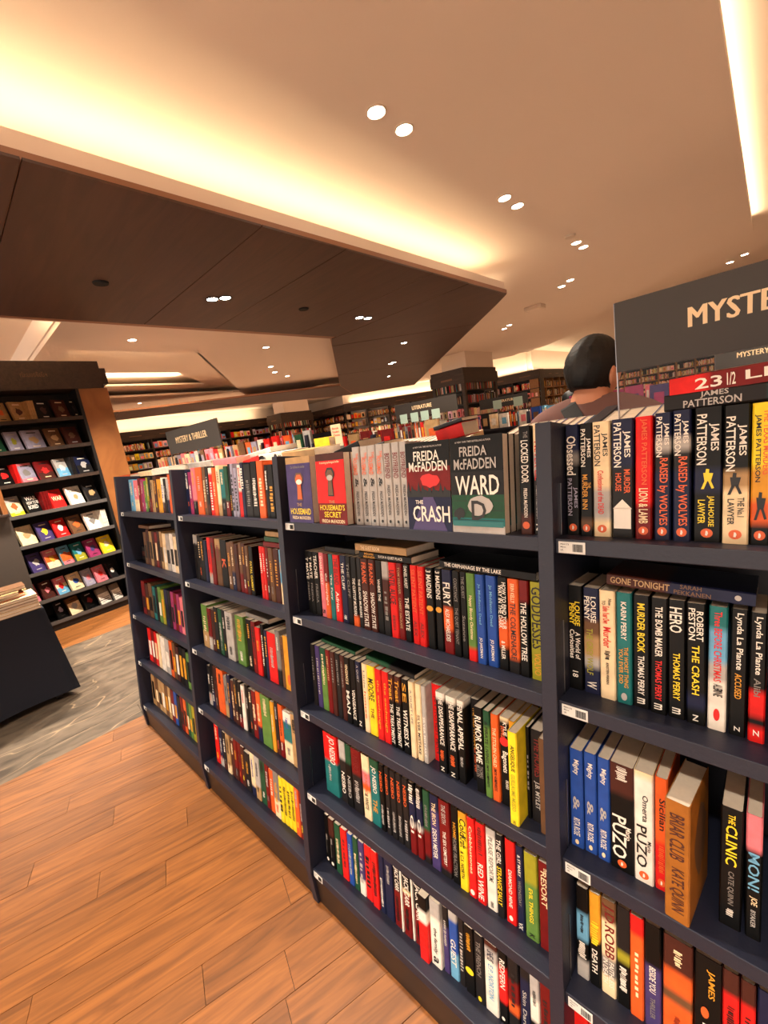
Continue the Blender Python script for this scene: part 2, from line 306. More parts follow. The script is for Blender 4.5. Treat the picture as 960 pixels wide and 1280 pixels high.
ROWS={
 'C1':[
  (1.828,1.849,0.216,'K','T MATE|w|.1|.45|.5|.6;FREIDA|e|.5|.8|.5|.4',''),
  (1.849,1.871,0.216,'K','T MATE|w|.08|.42|.5|.6;FREIDA|e|.5|.8|.5|.4',''),
  (1.872,1.900,0.216,'K','TEACHER|w|.05|.42|.5|.6;FREIDA|e|.5|.8|.5|.4','Teacher'),
  (1.901,1.924,0.216,'P','SHARK HEART|w|.05|.5|.5|.5;5|K|.88|.95|.5|.6',''),
  (1.925,1.948,0.216,'R45 o100','the lamplight|w|.3|.8|.5|.5',''),
  (1.950,1.972,0.216,'t','The Fury|w|.3|.7|.5|.5',''),
  (1.974,2.004,0.216,'r','THE ISLAND|R|.05|.45|.5|.7;Adrian|w|.55|.85|.5|.5',''),
  (2.006,2.033,0.216,'n','THE CLIFF|w|.1|.5|.5|.45;XX|w|.88|.95|.5|.6',''),
  (2.034,2.055,0.216,'K','THE CLIFF|e|.1|.6|.5|.5',''),
  (2.056,2.080,0.216,'K85 o100','THE CLIFFTOP MURDERS|w|.3|.85|.5|.5','The Clifftop Murders'),
  (2.082,2.101,0.216,'k','THE ISLAND MURDERS|w|.3|.85|.5|.5','The Island Murders'),
  (2.102,2.132,0.216,'m','SHADOW STATE|w|.45|.95|.5|.6;FRANK|o|.05|.35|.5|.6','Shadow State'),
  (2.135,2.161,0.216,'m','SHADOW STATE|w|.45|.95|.5|.6;FRANK|o|.05|.35|.5|.6','Shadow State'),
  (2.162,2.186,0.216,'K','WHERE THE|w|.25|.55|.5|.4',''),
  (2.187,2.213,0.216,'s22 m70 k100','XXX|e|.4|.8|.5|.5',''),
  (2.214,2.241,0.216,'r','UNTIL ALICE|K|.1|.55|.5|.8;XXX|R|.7|.9|.5|.4','Until Alice'),
  (2.242,2.263,0.216,'R','TOM WEAVER|T|.05|.4|.5|.4;CAMERY HACKAPE|T|.45|.85|.5|.4',''),
  (2.267,2.289,0.216,'K','DANIEL HURST|w|.02|.3|.5|.5;THE ESTATE|w|.42|.85|.5|.65','The Estate'),
  (2.292,2.314,0.216,'r','SILENT PATIENT|o|.05|.6|.5|.6;ALEX|R|.7|.9|.5|.5','Silent Patient'),
  (2.316,2.338,0.216,'r','SILENT PATIENT|o|.05|.6|.5|.6;ALEX|R|.7|.9|.5|.5','Silent Patient'),
  (2.344,2.368,0.216,'K','3 MAIDENS|w|.03|.37|.5|.65;@|Y|.46|.53|.5|.9','Maidens'),
  (2.371,2.392,0.216,'K','3 MAIDENS|w|.03|.37|.5|.65;@|Y|.46|.53|.5|.9','Maidens'),
  (2.394,2.423,0.216,'n20 k45 o72 R100','FURY|w|.15|.42|.5|.75;ALEX MICHAELIDES|w|.46|.85|.5|.45','Fury'),
  (2.425,2.446,0.216,'K','CONSTANCE|e|.08|.35|.5|.45;THE QUIET TENANT|e|.42|.85|.5|.5',''),
  (2.447,2.465,0.216,'K','THE GUEST|e|.05|.3|.5|.45;Suzanne|e|.5|.8|.5|.45',''),
  (2.466,2.489,0.216,'g85 r100','Happy Bloody Christmas|W|.25|.75|.5|.45','Happy Bloody Christmas'),
  (2.491,2.514,0.216,'b','Jo Middleton Dead|c|.1|.55|.5|.35;JO JAKEMAN|w|.7|.93|.5|.4',''),
  (2.517,2.543,0.216,'b','Jo Middleton Dead|c|.1|.55|.5|.35;JO JAKEMAN|w|.7|.93|.5|.4',''),
  (2.546,2.570,0.216,'K45 o75 K100','HOW TO FIND YOUR|w|.05|.55|.7|.42;WAY IN THE DARK|w|.08|.55|.3|.42;& MILLER|w|.68|.88|.5|.4','How to Find Your Way in the Dark'),
  (2.571,2.597,0.216,'o85 k100','ERIN KELLY|W|.05|.25|.5|.35;THE COLMENACRE|k|.25|.85|.5|.5','The Colmenacre'),
  (2.598,2.620,0.216,'R22 K100','THE HOLLOW TREE|w|.22|.83|.5|.6','The Hollow Tree'),
  (2.623,2.652,0.216,'O','GODDESSES|K|.05|.68|.5|.78;VOLVO|Y|.72|.95|.5|.5','Goddesses'),
 ],
 'C2':[
  (1.820,1.839,0.222,'k','XXX|e|.2|.6|.5|.4',''),
  (1.842,1.866,0.222,'p','XXX|s|.2|.8|.5|.4',''),
  (1.869,1.899,0.222,'G30 g100','XXX|W|.1|.6|.5|.4',''),
  (1.900,1.922,0.222,'R','XXX|T|.1|.5|.5|.4',''),
  (1.925,1.946,0.222,'m','XXX|e|.1|.5|.5|.4',''),
  (1.949,1.971,0.222,'k','XXX|e|.1|.5|.5|.4',''),
  (1.973,1.993,0.222,'m','XXX|e|.1|.5|.5|.4',''),
  (1.996,2.020,0.222,'K','VENGEANCE IS|W|.1|.4|.5|.5;MAN|w|.5|.85|.5|.65',''),
  (2.022,2.045,0.222,'K','VENGEANCE|w|.45|.9|.5|.6','Vengeance'),
  (2.048,2.070,0.222,'n25 k100','A QUIET|s|.05|.3|.5|.4;N|w|.88|.95|.5|.5',''),
  (2.076,2.097,0.222,'W','Little|e|.1|.35|.5|.4;house|o|.4|.8|.5|.4',''),
  (2.098,2.130,0.222,'y','MOORE|K|.18|.5|.5|.75;THE|R|.6|.75|.5|.4','Moore'),
  (2.133,2.158,0.222,'r','the exchange|Y|.15|.85|.5|.45',''),
  (2.160,2.186,0.222,'r','the exchange|Y|.15|.85|.5|.45',''),
  (2.188,2.209,0.222,'m35 K100','Treat|Y|.05|.35|.5|.7;THE TREATMENT|w|.4|.95|.5|.6','The Treatment'),
  (2.212,2.234,0.222,'m35 K100','Treat|Y|.05|.35|.5|.7;THE TREATMENT|w|.4|.95|.5|.6','The Treatment'),
  (2.238,2.261,0.222,'K','WITNESS X|w|.4|.9|.5|.7;SE|Y|.05|.3|.5|.6','Witness'),
  (2.264,2.283,0.222,'W','A QUIET LIFE|e|.1|.55|.5|.45',''),
  (2.286,2.305,0.222,'W','SILVER MISTAKE|K|.4|.92|.5|.5','Silver Mistake'),
  (2.307,2.322,0.222,'s','SILVER MISTAKE|w|.4|.92|.5|.5',''),
  (2.323,2.356,0.222,'r','AN HONEST MAN|R|.15|.9|.5|.5','',0.028),
  (2.357,2.385,0.222,'w8 K100','THE DISAPPEARANCE|w|.03|.65|.6|.5;N|w|.93|.98|.5|.4;XXX|o|.72|.85|.5|.5','The Disappearance'),
  (2.389,2.420,0.222,'w8 K100','THE DISAPPEARANCE|w|.03|.65|.6|.5;N|w|.93|.98|.5|.4;XXX|o|.72|.85|.5|.5','The Disappearance'),
  (2.422,2.443,0.222,'w6 K100','FINAL APPEAL|w|.05|.6|.5|.75;XXX|s|.68|.8|.5|.5','Final Appeal'),
  (2.445,2.469,0.221,'k','THE OLD WOMAN|Y|.1|.6|.5|.4;of murder|o|.6|.9|.5|.4','',0.030),
  (2.472,2.496,0.221,'K','RUMOR GAME|w|.1|.65|.5|.75;THOMAS|e|.68|.82|.7|.4;MULLEN|e|.68|.82|.3|.4','Rumor Game'),
  (2.498,2.516,0.221,'G18 g100','A PIRATE LIVING|K|.12|.6|.5|.5;EMYR HUMPHREYS|K|.62|.88|.5|.4',''),
  (2.517,2.537,0.220,'o','THE STOLEN CHILD|W|.15|.6|.5|.45;EMYR HUMPHREYS|K|.62|.88|.5|.4',''),
  (2.539,2.563,0.220,'W4 K100','KYLIE|w|.05|.2|.6|.4;SONGS of|o|.1|.3|.35|.4;Bagonets|w|.38|.62|.5|.7;ORLANDO|w|.7|.8|.7|.3;@|r|.22|.32|.5|1.',''),
  (2.564,2.579,0.220,'Y','ROBIN HOOD|T|.1|.8|.5|.4',''),
  (2.580,2.602,0.219,'y','ANGELIQUE|K|.14|.42|.5|.5;GUILLAUME MUSSO|O|.45|.85|.5|.45;XO|k|.95|.99|.5|.3','',-0.037),
  (2.604,2.613,0.219,'K','XXX|e|.3|.7|.5|.5',''),
  (2.614,2.641,0.219,'k','THE HOMES|R|.08|.5|.6|.55;J.B. MYLET|s|.55|.85|.5|.5','The Homes'),
  (2.642,2.658,0.218,'B','','',-0.020),
 ],
 'C3':[
  (1.843,1.932,0.222,'r45 t100','JO NESBO|w|.04|.48|.62|.55;XXX|s|.52|.8|.4|.2',''),
  (1.933,1.966,0.222,'s30 k100','NESBO|w|.5|.85|.5|.5',''),
  (1.967,1.995,0.222,'G30 K100','NESBO|s|.5|.85|.5|.5',''),
  (1.996,2.040,0.220,'R40 k100','NESBO|R|.1|.35|.5|.6;XXX|s|.5|.85|.5|.5',''),
  (2.044,2.078,0.219,'W25 P45 o55 W100','JO NESBO|o|.28|.6|.5|.5;& WHITE|k|.6|.85|.5|.45',''),
  (2.080,2.118,0.220,'G15 t100','JO NESBO|w|.1|.5|.5|.6;THE|Y|.6|.8|.5|.5',''),
  (2.121,2.141,0.220,'K','NESBO|o|.1|.4|.5|.5;XXX|s|.6|.9|.5|.5',''),
  (2.144,2.163,0.220,'k','NESBO|o|.1|.4|.5|.5;XXX|s|.6|.9|.5|.5',''),
  (2.166,2.189,0.221,'k','NESBO|o|.1|.4|.5|.5;XXX|s|.6|.9|.5|.5',''),
  (2.191,2.213,0.221,'k','NESBO|o|.1|.4|.5|.5;XXX|s|.6|.9|.5|.5',''),
  (2.215,2.238,0.221,'k','NESBO|o|.1|.4|.5|.5;XXX|s|.6|.9|.5|.5',''),
  (2.241,2.264,0.222,'K20 n55 s62 R100','IIIIIIIIIIII|w|.03|.3|.5|.8;OI|w|.45|.7|.5|.5',''),
  (2.267,2.289,0.222,'K20 n55 s62 R100','IIIIIIIIIIII|w|.03|.3|.5|.8;OI|w|.45|.7|.5|.5',''),
  (2.291,2.314,0.222,'G55 R90 k100','XXX|e|.2|.5|.5|.5',''),
  (2.316,2.346,0.222,'n20 p100','THE IRON|W|.1|.4|.5|.45;DEON MEYER|w|.45|.85|.5|.5',''),
  (2.347,2.382,0.222,'R90 k100','THE SIXTH|s|.05|.3|.5|.4;THE SEX CEMETERY|w|.4|.85|.5|.3',''),
  (2.385,2.408,0.222,'K','HOME|Y|.2|.4|.5|.4;HOME FRACTION|e|.4|.9|.5|.5',''),
  (2.410,2.435,0.222,'Y10 y100','Cold|K|.08|.3|.6|.8;Kraft|K|.3|.45|.6|.8;& C.S. NORTH|K|.5|.85|.4|.4',''),
  (2.438,2.460,0.222,'r','Cobblestones|W|.1|.7|.5|.4;0|w|.9|.97|.5|.6',''),
  (2.462,2.487,0.222,'r','XXX|R|.05|.4|.5|.6;RED WINE|w|.5|.95|.5|.65','Red Wine'),
  (2.489,2.517,0.221,'s10 w100','PLEASE REPORT|e|.1|.6|.5|.45;ME|K|.6|.65|.5|.4;X|k|.9|.97|.5|.4',''),
  (2.518,2.538,0.220,'k','THE GIRL|w|.05|.35|.5|.6;STRANGE SALLY|y|.38|.85|.5|.6',''),
  (2.541,2.567,0.220,'r','DIAMOND MINE|w|.35|.8|.5|.35;0|w|.9|.96|.5|.4',''),
  (2.570,2.588,0.219,'n','& ST MARY|w|.1|.35|.5|.4;WEDNESDAY|e|.4|.7|.5|.4;VX|w|.9|.98|.5|.6',''),
  (2.591,2.623,0.218,'O35 g100','EVIL THINGS|y|.4|.8|.5|.3;K|K|.93|.98|.5|.4',''),
  (2.626,2.653,0.217,'R','the|W|.05|.1|.7|.4;RESORT|W|.1|.5|.5|.5','Resort'),
 ],
 'C4':[
  (1.815,1.839,0.190,'K','L|e|.4|.8|.5|.3;o|w|.88|.95|.5|.5',''),
  (1.842,1.871,0.190,'m35 K100','L|e|.4|.8|.5|.3;o|w|.88|.95|.5|.5',''),
  (1.875,1.906,0.190,'G','XXX|W|.3|.8|.5|.5',''),
  (1.909,1.941,0.190,'r','XXX|R|.2|.8|.5|.4',''),
  (1.944,1.968,0.190,'b','XXX|s|.2|.8|.5|.5',''),
  (1.971,1.995,0.193,'G','XXX|W|.3|.9|.5|.5',''),
  (1.998,2.025,0.195,'p70 w100','XXX|s|.2|.8|.5|.5',''),
  (2.026,2.057,0.198,'r','XXX|K|.2|.8|.5|.6',''),
  (2.061,2.089,0.201,'r','XXX|K|.2|.8|.5|.6',''),
  (2.092,2.114,0.203,'n','XXX|w|.4|.9|.5|.5',''),
  (2.117,2.152,0.206,'n','XXX|s|.1|.4|.5|.4',''),
  (2.155,2.182,0.207,'k40 R100','JACK CARR|w|.02|.4|.5|.8;XXX|K|.5|.9|.5|.5',''),
  (2.185,2.192,0.207,'w','',''),
  (2.194,2.225,0.206,'K25 W30 R100','JACK CARR|w|.02|.5|.5|.8;XXX|K|.55|.9|.5|.5',''),
  (2.227,2.234,0.206,'w','',''),
  (2.236,2.267,0.205,'K45 R100','JACK CARR|w|.02|.6|.5|.8;XXX|K|.65|.9|.5|.5',''),
  (2.270,2.302,0.205,'K22 w40 r100','XX|r|.55|.8|.5|.6','',-0.020),
  (2.303,2.339,0.204,'s25 w100','the family|K|.4|.8|.5|.4;a|K|.85|.95|.5|.5','',-0.010),
  (2.342,2.361,0.203,'k30 p70 p100','XXX|s|.2|.6|.5|.5',''),
  (2.363,2.391,0.202,'s12 b60 c100','GUEST|w|.4|.8|.5|.6','Guest'),
  (2.393,2.412,0.202,'k','XXX|s|.2|.8|.5|.6',''),
  (2.414,2.443,0.201,'K','XXX|Y|.1|.35|.5|.5;@|y|.6|.7|.5|.9',''),
  (2.444,2.471,0.201,'k','THE FRENCH|e|.1|.6|.5|.5;o|y|.9|.97|.5|.4',''),
  (2.473,2.510,0.201,'m8 s25 w100','SHE IS|n|.1|.25|.5|.5;E.P. NORTON|c|.3|.8|.5|.4',''),
  (2.512,2.536,0.203,'K20 r70 K100','REDFERN|w|.1|.5|.5|.6;o|w|.9|.95|.5|.4',''),
  (2.537,2.566,0.204,'k30 R60 o75 k100','XXX|k|.2|.7|.5|.4',''),
  (2.569,2.594,0.205,'k15 n100','Skin Dark|s|.3|.8|.5|.4',''),
  (2.595,2.619,0.206,'s30 w60 K100','XXX|k|.2|.4|.5|.4',''),
  (2.621,2.647,0.208,'R','XXX|k|.2|.7|.5|.5',''),
 ],
 'C0':[
  (2.121,2.151,0.220,'s','THE|o|.08|.16|.7|.3;HOUSEMAID|o|.14|.36|.4|.55;&|K|.4|.52|.5|.45;FREIDA McFADDEN|k|.57|.88|.5|.35;o|K|.92|.96|.5|.3','The Housemaid'),
  (2.151,2.182,0.220,'s','THE|o|.08|.16|.7|.3;HOUSEMAID|o|.14|.36|.4|.55;&|K|.4|.52|.5|.45;FREIDA McFADDEN|k|.57|.88|.5|.35;o|K|.92|.96|.5|.3','The Housemaid'),
  (2.182,2.213,0.220,'s','THE|o|.08|.16|.7|.3;HOUSEMAID|o|.14|.36|.4|.55;&|K|.4|.52|.5|.45;FREIDA McFADDEN|k|.57|.88|.5|.35;o|K|.92|.96|.5|.3','The Housemaid'),
  (2.213,2.242,0.220,'s','THE|o|.08|.16|.7|.3;HOUSEMAID|o|.14|.36|.4|.55;&|K|.4|.52|.5|.45;FREIDA McFADDEN|k|.57|.88|.5|.35;o|K|.92|.96|.5|.3','The Housemaid'),
  (2.242,2.269,0.220,'s','BOYFRIEND|R|.12|.42|.5|.65;FREIDA McFADDEN|k|.5|.86|.5|.35;o|K|.92|.96|.5|.3','Boyfriend'),
  (2.269,2.296,0.220,'s','BOYFRIEND|R|.12|.42|.5|.65;FREIDA McFADDEN|k|.5|.86|.5|.35;o|K|.92|.96|.5|.3','Boyfriend'),
  (2.296,2.320,0.220,'s','BOYFRIEND|R|.12|.42|.5|.65;FREIDA McFADDEN|k|.5|.86|.5|.35;o|K|.92|.96|.5|.3','Boyfriend'),
  (2.618,2.644,0.220,'K82 m100','THE|e|.05|.11|.6|.35;LOCKED DOOR|w|.13|.52|.5|.6;FREIDA McFADDEN|w|.57|.84|.5|.3;o|o|.88|.95|.5|.6','The Locked Door'),
  (2.646,2.664,0.220,'W25 s45 k100','NEVER LIE|r|.15|.5|.5|.6;FREIDA McFADDEN|s|.55|.85|.5|.35;N|w|.9|.96|.5|.5','Never Lie'),
 ],
 'D0':[
  (2.703,2.728,0.213,'n25 e35 K100','Obsessed|w|.1|.45|.45|.7;JAMES|l|.56|.75|.72|.34;PATTERSON|l|.48|.82|.3|.34;@P|w|.9|.96|.5|.5','Obsessed'),
  (2.729,2.752,0.213,'K85 B93 K100','JAMES|w|0.13|0.3|.7|.36;PATTERSON|w|0.05|0.38|.28|.36;THE|Y|.52|.57|.75|.25;MURDER INN|Y|.45|.76|.4|.42;@P|w|.9|.96|.5|.5','Murder Inn'),
  (2.753,2.783,0.213,'W58 s85 W100','JAMES|k|0.1|0.3|.7|.36;PATTERSON|k|0.03|0.38|.28|.36;Confessions of the DEAD|r|.42|.8|.45|.34;@P|w|.9|.96|.5|.5','Confessions of the Dead'),
  (2.785,2.820,0.213,'n40 k100','JAMES|w|0.1|0.32|.7|.36;PATTERSON|w|0.03|0.4|.28|.36;MURDER|o|.42|.62|.72|.28;HOUSE|o|.45|.6|.32|.28;@H|w|.67|.92|.5|.9','Murder House'),
  (2.822,2.848,0.213,'r72 R100','JAMES PATTERSON|o|.02|.55|.5|.42;LION & LAMB|W|.58|.87|.5|.55;@P|w|.9|.96|.5|.5','Lion and Lamb'),
  (2.851,2.875,0.215,'n20 s30 k45 n100','JAMES|w|0.08|0.25|.7|.36;PATTERSON|w|0.03|0.34|.28|.36;RAISED by WOLVES|o|.35|.88|.5|.65;@P|w|.9|.96|.5|.5','Raised by Wolves'),
  (2.878,2.903,0.216,'n20 s30 k45 n100','JAMES|w|0.08|0.25|.7|.36;PATTERSON|w|0.03|0.34|.28|.36;RAISED by WOLVES|o|.35|.88|.5|.65;@P|w|.9|.96|.5|.5','Raised by Wolves'),
  (2.905,2.942,0.216,'K45 n62 K100','JAMES|w|0.12|0.32|.7|.36;PATTERSON|w|0.05|0.42|.28|.36;@M|y|.45|.6|.5|.5;JAILHOUSE|y|.65|.88|.62|.26;LAWYER|y|.68|.86|.3|.26;@P|w|.9|.96|.5|.5','Jailhouse Lawyer'),
  (2.943,2.975,0.214,'K47 T60 W100','JAMES|w|0.14|0.36|.7|.36;PATTERSON|w|0.08|0.47|.28|.36;@M|K|.48|.64|.45|.6;THE No.1|k|.66|.8|.7|.26;LAWYER|k|.67|.86|.32|.26;@P|w|.9|.96|.5|.5','The No. 1 Lawyer'),
  (2.976,2.999,0.213,'y45 Y68 o85 K100','THE TEXAS MURDERS|o|.05|.5|.75|.34;JAMES PATTERSON|K|.08|.55|.3|.34;@M|K|.62|.82|.5|.7;@P|w|.9|.96|.5|.5','The Texas Murders'),
 ],
 'D1':[
  (2.698,2.726,0.217,'K','LOUISE|y|.15|.38|.68|.36;PENNY|y|.17|.37|.3|.36;A World of|w|.44|.7|.7|.34;Curiosities|w|.42|.7|.3|.34;18|w|.82|.88|.5|.4','A World of Curiosities'),
  (2.728,2.758,0.216,'n30 B45 T65 s75 n100','LOUISE|w|.08|.32|.65|.34;PENNY|w|.08|.3|.25|.34;THE GREY WOLF|O|.38|.82|.4|.4;W|w|.88|.95|.5|.6','The Grey Wolf'),
  (2.759,2.787,0.216,'W','How|K|.07|.13|.7|.22;TO|K|.09|.13|.3|.22;Solve Your Own|r|.14|.3|.45|.45;Murder|r|.33|.52|.5|.5;XX|K|.55|.63|.5|.4;KRISTEN PERRIN|k|.66|.86|.5|.18','How to Solve Your Own Murder'),
  (2.788,2.814,0.216,'t','KARIN PERRY|w|.08|.42|.5|.36;THE WORST THING|Y|.48|.85|.65|.28;YOU EVER DID|Y|.5|.82|.3|.28;o|s|.9|.97|.5|.4','The Worst Thing You Ever Did'),
  (2.815,2.842,0.215,'K','MURDER BOOK|y|.07|.5|.5|.46;THOMAS PERRY|w|.53|.88|.5|.4;m|w|.91|.96|.5|.5','Murder Book'),
  (2.843,2.869,0.215,'K','THE BOMB MAKER|w|.07|.5|.5|.44;THOMAS PERRY|r|.53|.88|.5|.4;m|w|.91|.96|.5|.5','The Bomb Maker'),
  (2.870,2.896,0.215,'K','HERO|w|.06|.27|.45|.72;THOMAS PERRY|y|.44|.84|.5|.4;m|w|.91|.96|.5|.5','Hero'),
  (2.897,2.924,0.214,'K75 n87 K100','ROBERT|w|.06|.3|.72|.36;PESTON|w|.04|.3|.3|.36;THE CRASH|y|.34|.75|.5|.4;N|w|.92|.97|.5|.3','The Crash'),
  (2.926,2.951,0.214,'t18 c45 s60 w100','Three BEFORE CHRISTMAS|r|.04|.6|.5|.42;ALEX|k|.62|.68|.55|.5;PINE|k|.66|.72|.55|.5;@|r|.82|.92|.5|.35',''),
  (2.954,2.976,0.214,'K','Lynda La Plante|w|.03|.47|.5|.5;ACCUSED|Y|.5|.7|.5|.4;Z|w|.92|.96|.5|.35',''),
  (2.978,2.999,0.213,'K60 r80 K88 r100','Lynda La Plante|w|.03|.47|.5|.5;Alibi|e|.5|.64|.5|.4;Z|w|.9|.95|.5|.35',''),
 ],
 'D2':[
  (2.702,2.728,0.215,'b','Mighty|w|.1|.25|.5|.5;&|s|.48|.62|.5|.5;RITA ROSE|w|.7|.88|.5|.5;o|W|.92|.97|.5|.3',''),
  (2.729,2.753,0.217,'b','Mighty|w|.1|.25|.5|.5;&|s|.48|.62|.5|.5;RITA ROSE|w|.7|.88|.5|.5;o|W|.92|.97|.5|.3',''),
  (2.754,2.777,0.218,'b','Mighty|w|.1|.25|.5|.5;&|s|.48|.62|.5|.5;RITA ROSE|w|.7|.88|.5|.5;o|W|.92|.97|.5|.3',''),
  (2.778,2.820,0.220,'m28 K100','XXX|w|.02|.15|.5|.5;Mario|w|.56|.68|.78|.22;PUZO|w|.48|.88|.4|.6;@P|w|.9|.96|.5|.5',''),
  (2.820,2.852,0.222,'W5 w100','Omerta|K|.2|.44|.6|.3;Mario|K|.6|.7|.8|.2;PUZO|K|.48|.86|.4|.55;@P|w|.9|.96|.5|.5',''),
  (2.853,2.874,0.222,'o58 r100','Sicilian|K|.18|.46|.6|.5;WWW|o|.6|.85|.5|.5;@P|w|.9|.96|.5|.5','Sicilian'),
  (2.946,2.976,0.217,'K','THE|y|.05|.13|.5|.3;CLINIC|y|.14|.47|.5|.5;CATE QUINN|e|.52|.8|.5|.3;IIV|w|.84|.9|.5|.4','The Clinic'),
  (2.980,3.001,0.219,'P28 K100','MON!|c|.3|.6|.5|.7;JOE|W|.65|.72|.5|.5;BYAKER|s|.76|.9|.5|.3',''),
 ],
 'D3':[
  (2.707,2.732,0.213,'K28 c58 K80 s100','XXX|k|.3|.5|.5|.3;XXX|w|.6|.78|.5|.7',''),
  (2.733,2.755,0.215,'Y50 K100','XXX|y|.3|.55|.5|.8;DEATH|w|.6|.85|.5|.5',''),
  (2.756,2.784,0.217,'B22 W60 e80 W100','J.D.ROBB|R|.05|.6|.5|.85;FAITHLESS|w|.63|.9|.72|.34;IN DEATH|w|.62|.88|.3|.34',''),
  (2.785,2.810,0.220,'k45 O55 K100','XXX|w|.6|.85|.5|.6',''),
  (2.810,2.834,0.221,'r18 o100','XXX|W|.35|.8|.5|.3',''),
  (2.835,2.863,0.222,'K40 p100','BESIDE YOU|w|.4|.65|.5|.4;THRILLER|e|.7|.9|.5|.3','Beside You'),
  (2.865,2.911,0.222,'m30 o50 B60 o100','XXX|W|.1|.25|.5|.3;XXX|R|.72|.9|.5|.25',''),
  (2.913,2.953,0.222,'K','JAMES|Y|.1|.35|.6|.3;XXX|w|.6|.95|.5|.5;@|o|.45|.55|.4|.3',''),
  (2.954,2.977,0.222,'m20 r60 t100','XXX|K|.3|.6|.5|.5',''),
  (2.978,2.998,0.222,'m20 r60 t100','XXX|K|.3|.6|.5|.5',''),
  (2.999,3.018,0.222,'n','',''),
 ],
 'D4':[
  (2.694,2.728,0.210,'r','',''),
  (2.729,2.756,0.210,'r','',''),
 ],
 'B0':[
  (0.898,0.933,0.220,'n','',''),
  (0.936,0.968,0.220,'M','',''),
  (0.971,1.012,0.220,'P','',''),
  (1.018,1.080,0.219,'o','',''),
  (1.085,1.119,0.219,'B','',''),
  (1.121,1.149,0.219,'k','',''),
  (1.151,1.186,0.219,'w12 r100','XXX|w|.3|.9|.5|.6',''),
  (1.191,1.222,0.218,'o','',''),
  (1.224,1.257,0.218,'W','',''),
  (1.259,1.300,0.218,'t','',''),
  (1.302,1.335,0.218,'G','',''),
  (1.337,1.357,0.218,'K','X|Y|.6|.9|.5|.5',''),
  (1.359,1.382,0.218,'l','XXX|K|.2|.9|.5|.6',''),
  (1.384,1.409,0.217,'l','XXX|K|.2|.9|.5|.6',''),
  (1.411,1.439,0.217,'w50 r100','XXX|r|.05|.45|.5|.6',''),
  (1.441,1.465,0.217,'n','XXX|w|.1|.5|.5|.8',''),
  (1.467,1.517,0.217,'k','XXX|e|.3|.8|.5|.5',''),
  (1.521,1.563,0.217,'K','XXX|w|.3|.8|.5|.6',''),
  (1.566,1.611,0.216,'o','XXX|W|.3|.8|.5|.5',''),
  (1.614,1.635,0.216,'K','',''),
  (1.636,1.671,0.216,'K','XXX|Y|.4|.9|.5|.7',''),
  (1.674,1.707,0.216,'R50 K100','XXX|w|.1|.9|.5|.7',''),
 ],
 'B1':[
  (0.920,0.960,0.220,'s20 k100','',''),
  (0.962,0.994,0.219,'k','',''),
  (0.998,1.031,0.218,'K','',''),
  (1.034,1.063,0.218,'n','',''),
  (1.068,1.102,0.217,'r','',''),
  (1.106,1.141,0.216,'R','',''),
  (1.145,1.194,0.215,'T20 B100','',''),
  (1.198,1.255,0.214,'K','K|o|.4|.6|.5|.6',''),
  (1.260,1.294,0.214,'B','',''),
  (1.295,1.326,0.213,'B','',''),
  (1.328,1.357,0.212,'m','',''),
  (1.359,1.386,0.212,'B','',''),
  (1.390,1.418,0.211,'m','',''),
  (1.420,1.443,0.211,'B','',''),
  (1.446,1.473,0.210,'K','FATAL GAMBIT|y|.3|.9|.5|.6',''),
  (1.525,1.548,0.209,'r','',''),
  (1.551,1.569,0.208,'r','',''),
  (1.573,1.592,0.208,'R','',''),
  (1.594,1.624,0.208,'B','',''),
  (1.627,1.662,0.207,'m','XXX|Y|.2|.7|.5|.4',''),
  (1.663,1.680,0.206,'c','',''),
  (1.683,1.701,0.206,'K','',''),
 ],
 'B2':[
  (0.934,0.994,0.222,'g','',''),
  (0.998,1.031,0.222,'R','',''),
  (1.033,1.067,0.222,'m','',''),
  (1.069,1.107,0.222,'k','',''),
  (1.109,1.144,0.222,'G','',''),
  (1.146,1.177,0.222,'k','',''),
  (1.181,1.248,0.222,'s','',''),
  (1.252,1.362,0.222,'g','',''),
  (1.366,1.408,0.222,'K','',''),
  (1.412,1.443,0.222,'R','',''),
  (1.445,1.478,0.222,'r','',''),
  (1.482,1.503,0.222,'K','XXX|w|.2|.8|.5|.5',''),
  (1.506,1.527,0.222,'n','',''),
  (1.531,1.590,0.222,'r','XXX|s|.3|.7|.5|.4',''),
  (1.591,1.620,0.222,'e','',''),
  (1.622,1.642,0.222,'B','',''),
  (1.644,1.698,0.222,'Y','o|o|.7|.9|.5|.4',''),
 ],
 'B3':[
  (0.926,0.957,0.222,'k','',''),
  (0.960,0.995,0.222,'K','',''),
  (0.997,1.032,0.222,'m','',''),
  (1.036,1.099,0.221,'o','',''),
  (1.101,1.133,0.220,'e','',''),
  (1.135,1.163,0.219,'n','',''),
  (1.167,1.200,0.218,'m','',''),
  (1.202,1.234,0.217,'k','',''),
  (1.236,1.265,0.216,'K','',''),
  (1.269,1.298,0.216,'w','X|r|.1|.4|.5|.5',''),
  (1.300,1.326,0.217,'K','',''),
  (1.328,1.358,0.218,'k','',''),
  (1.360,1.394,0.220,'R','',''),
  (1.396,1.429,0.221,'o','',''),
  (1.433,1.506,0.222,'g','',''),
  (1.510,1.535,0.222,'Y','',''),
  (1.539,1.564,0.222,'k','',''),
  (1.565,1.593,0.222,'o','',''),
  (1.596,1.651,0.222,'w20 t60 W100','',''),
  (1.654,1.691,0.222,'T','',''),
 ],
 'B4':[
  (0.940,0.980,0.200,'r','',''),
  (0.983,1.020,0.201,'n','',''),
  (1.022,1.061,0.202,'k','',''),
  (1.063,1.100,0.202,'T','',''),
  (1.105,1.137,0.203,'m','',''),
  (1.139,1.171,0.204,'R','',''),
  (1.173,1.203,0.204,'R','',''),
  (1.205,1.238,0.205,'m','',''),
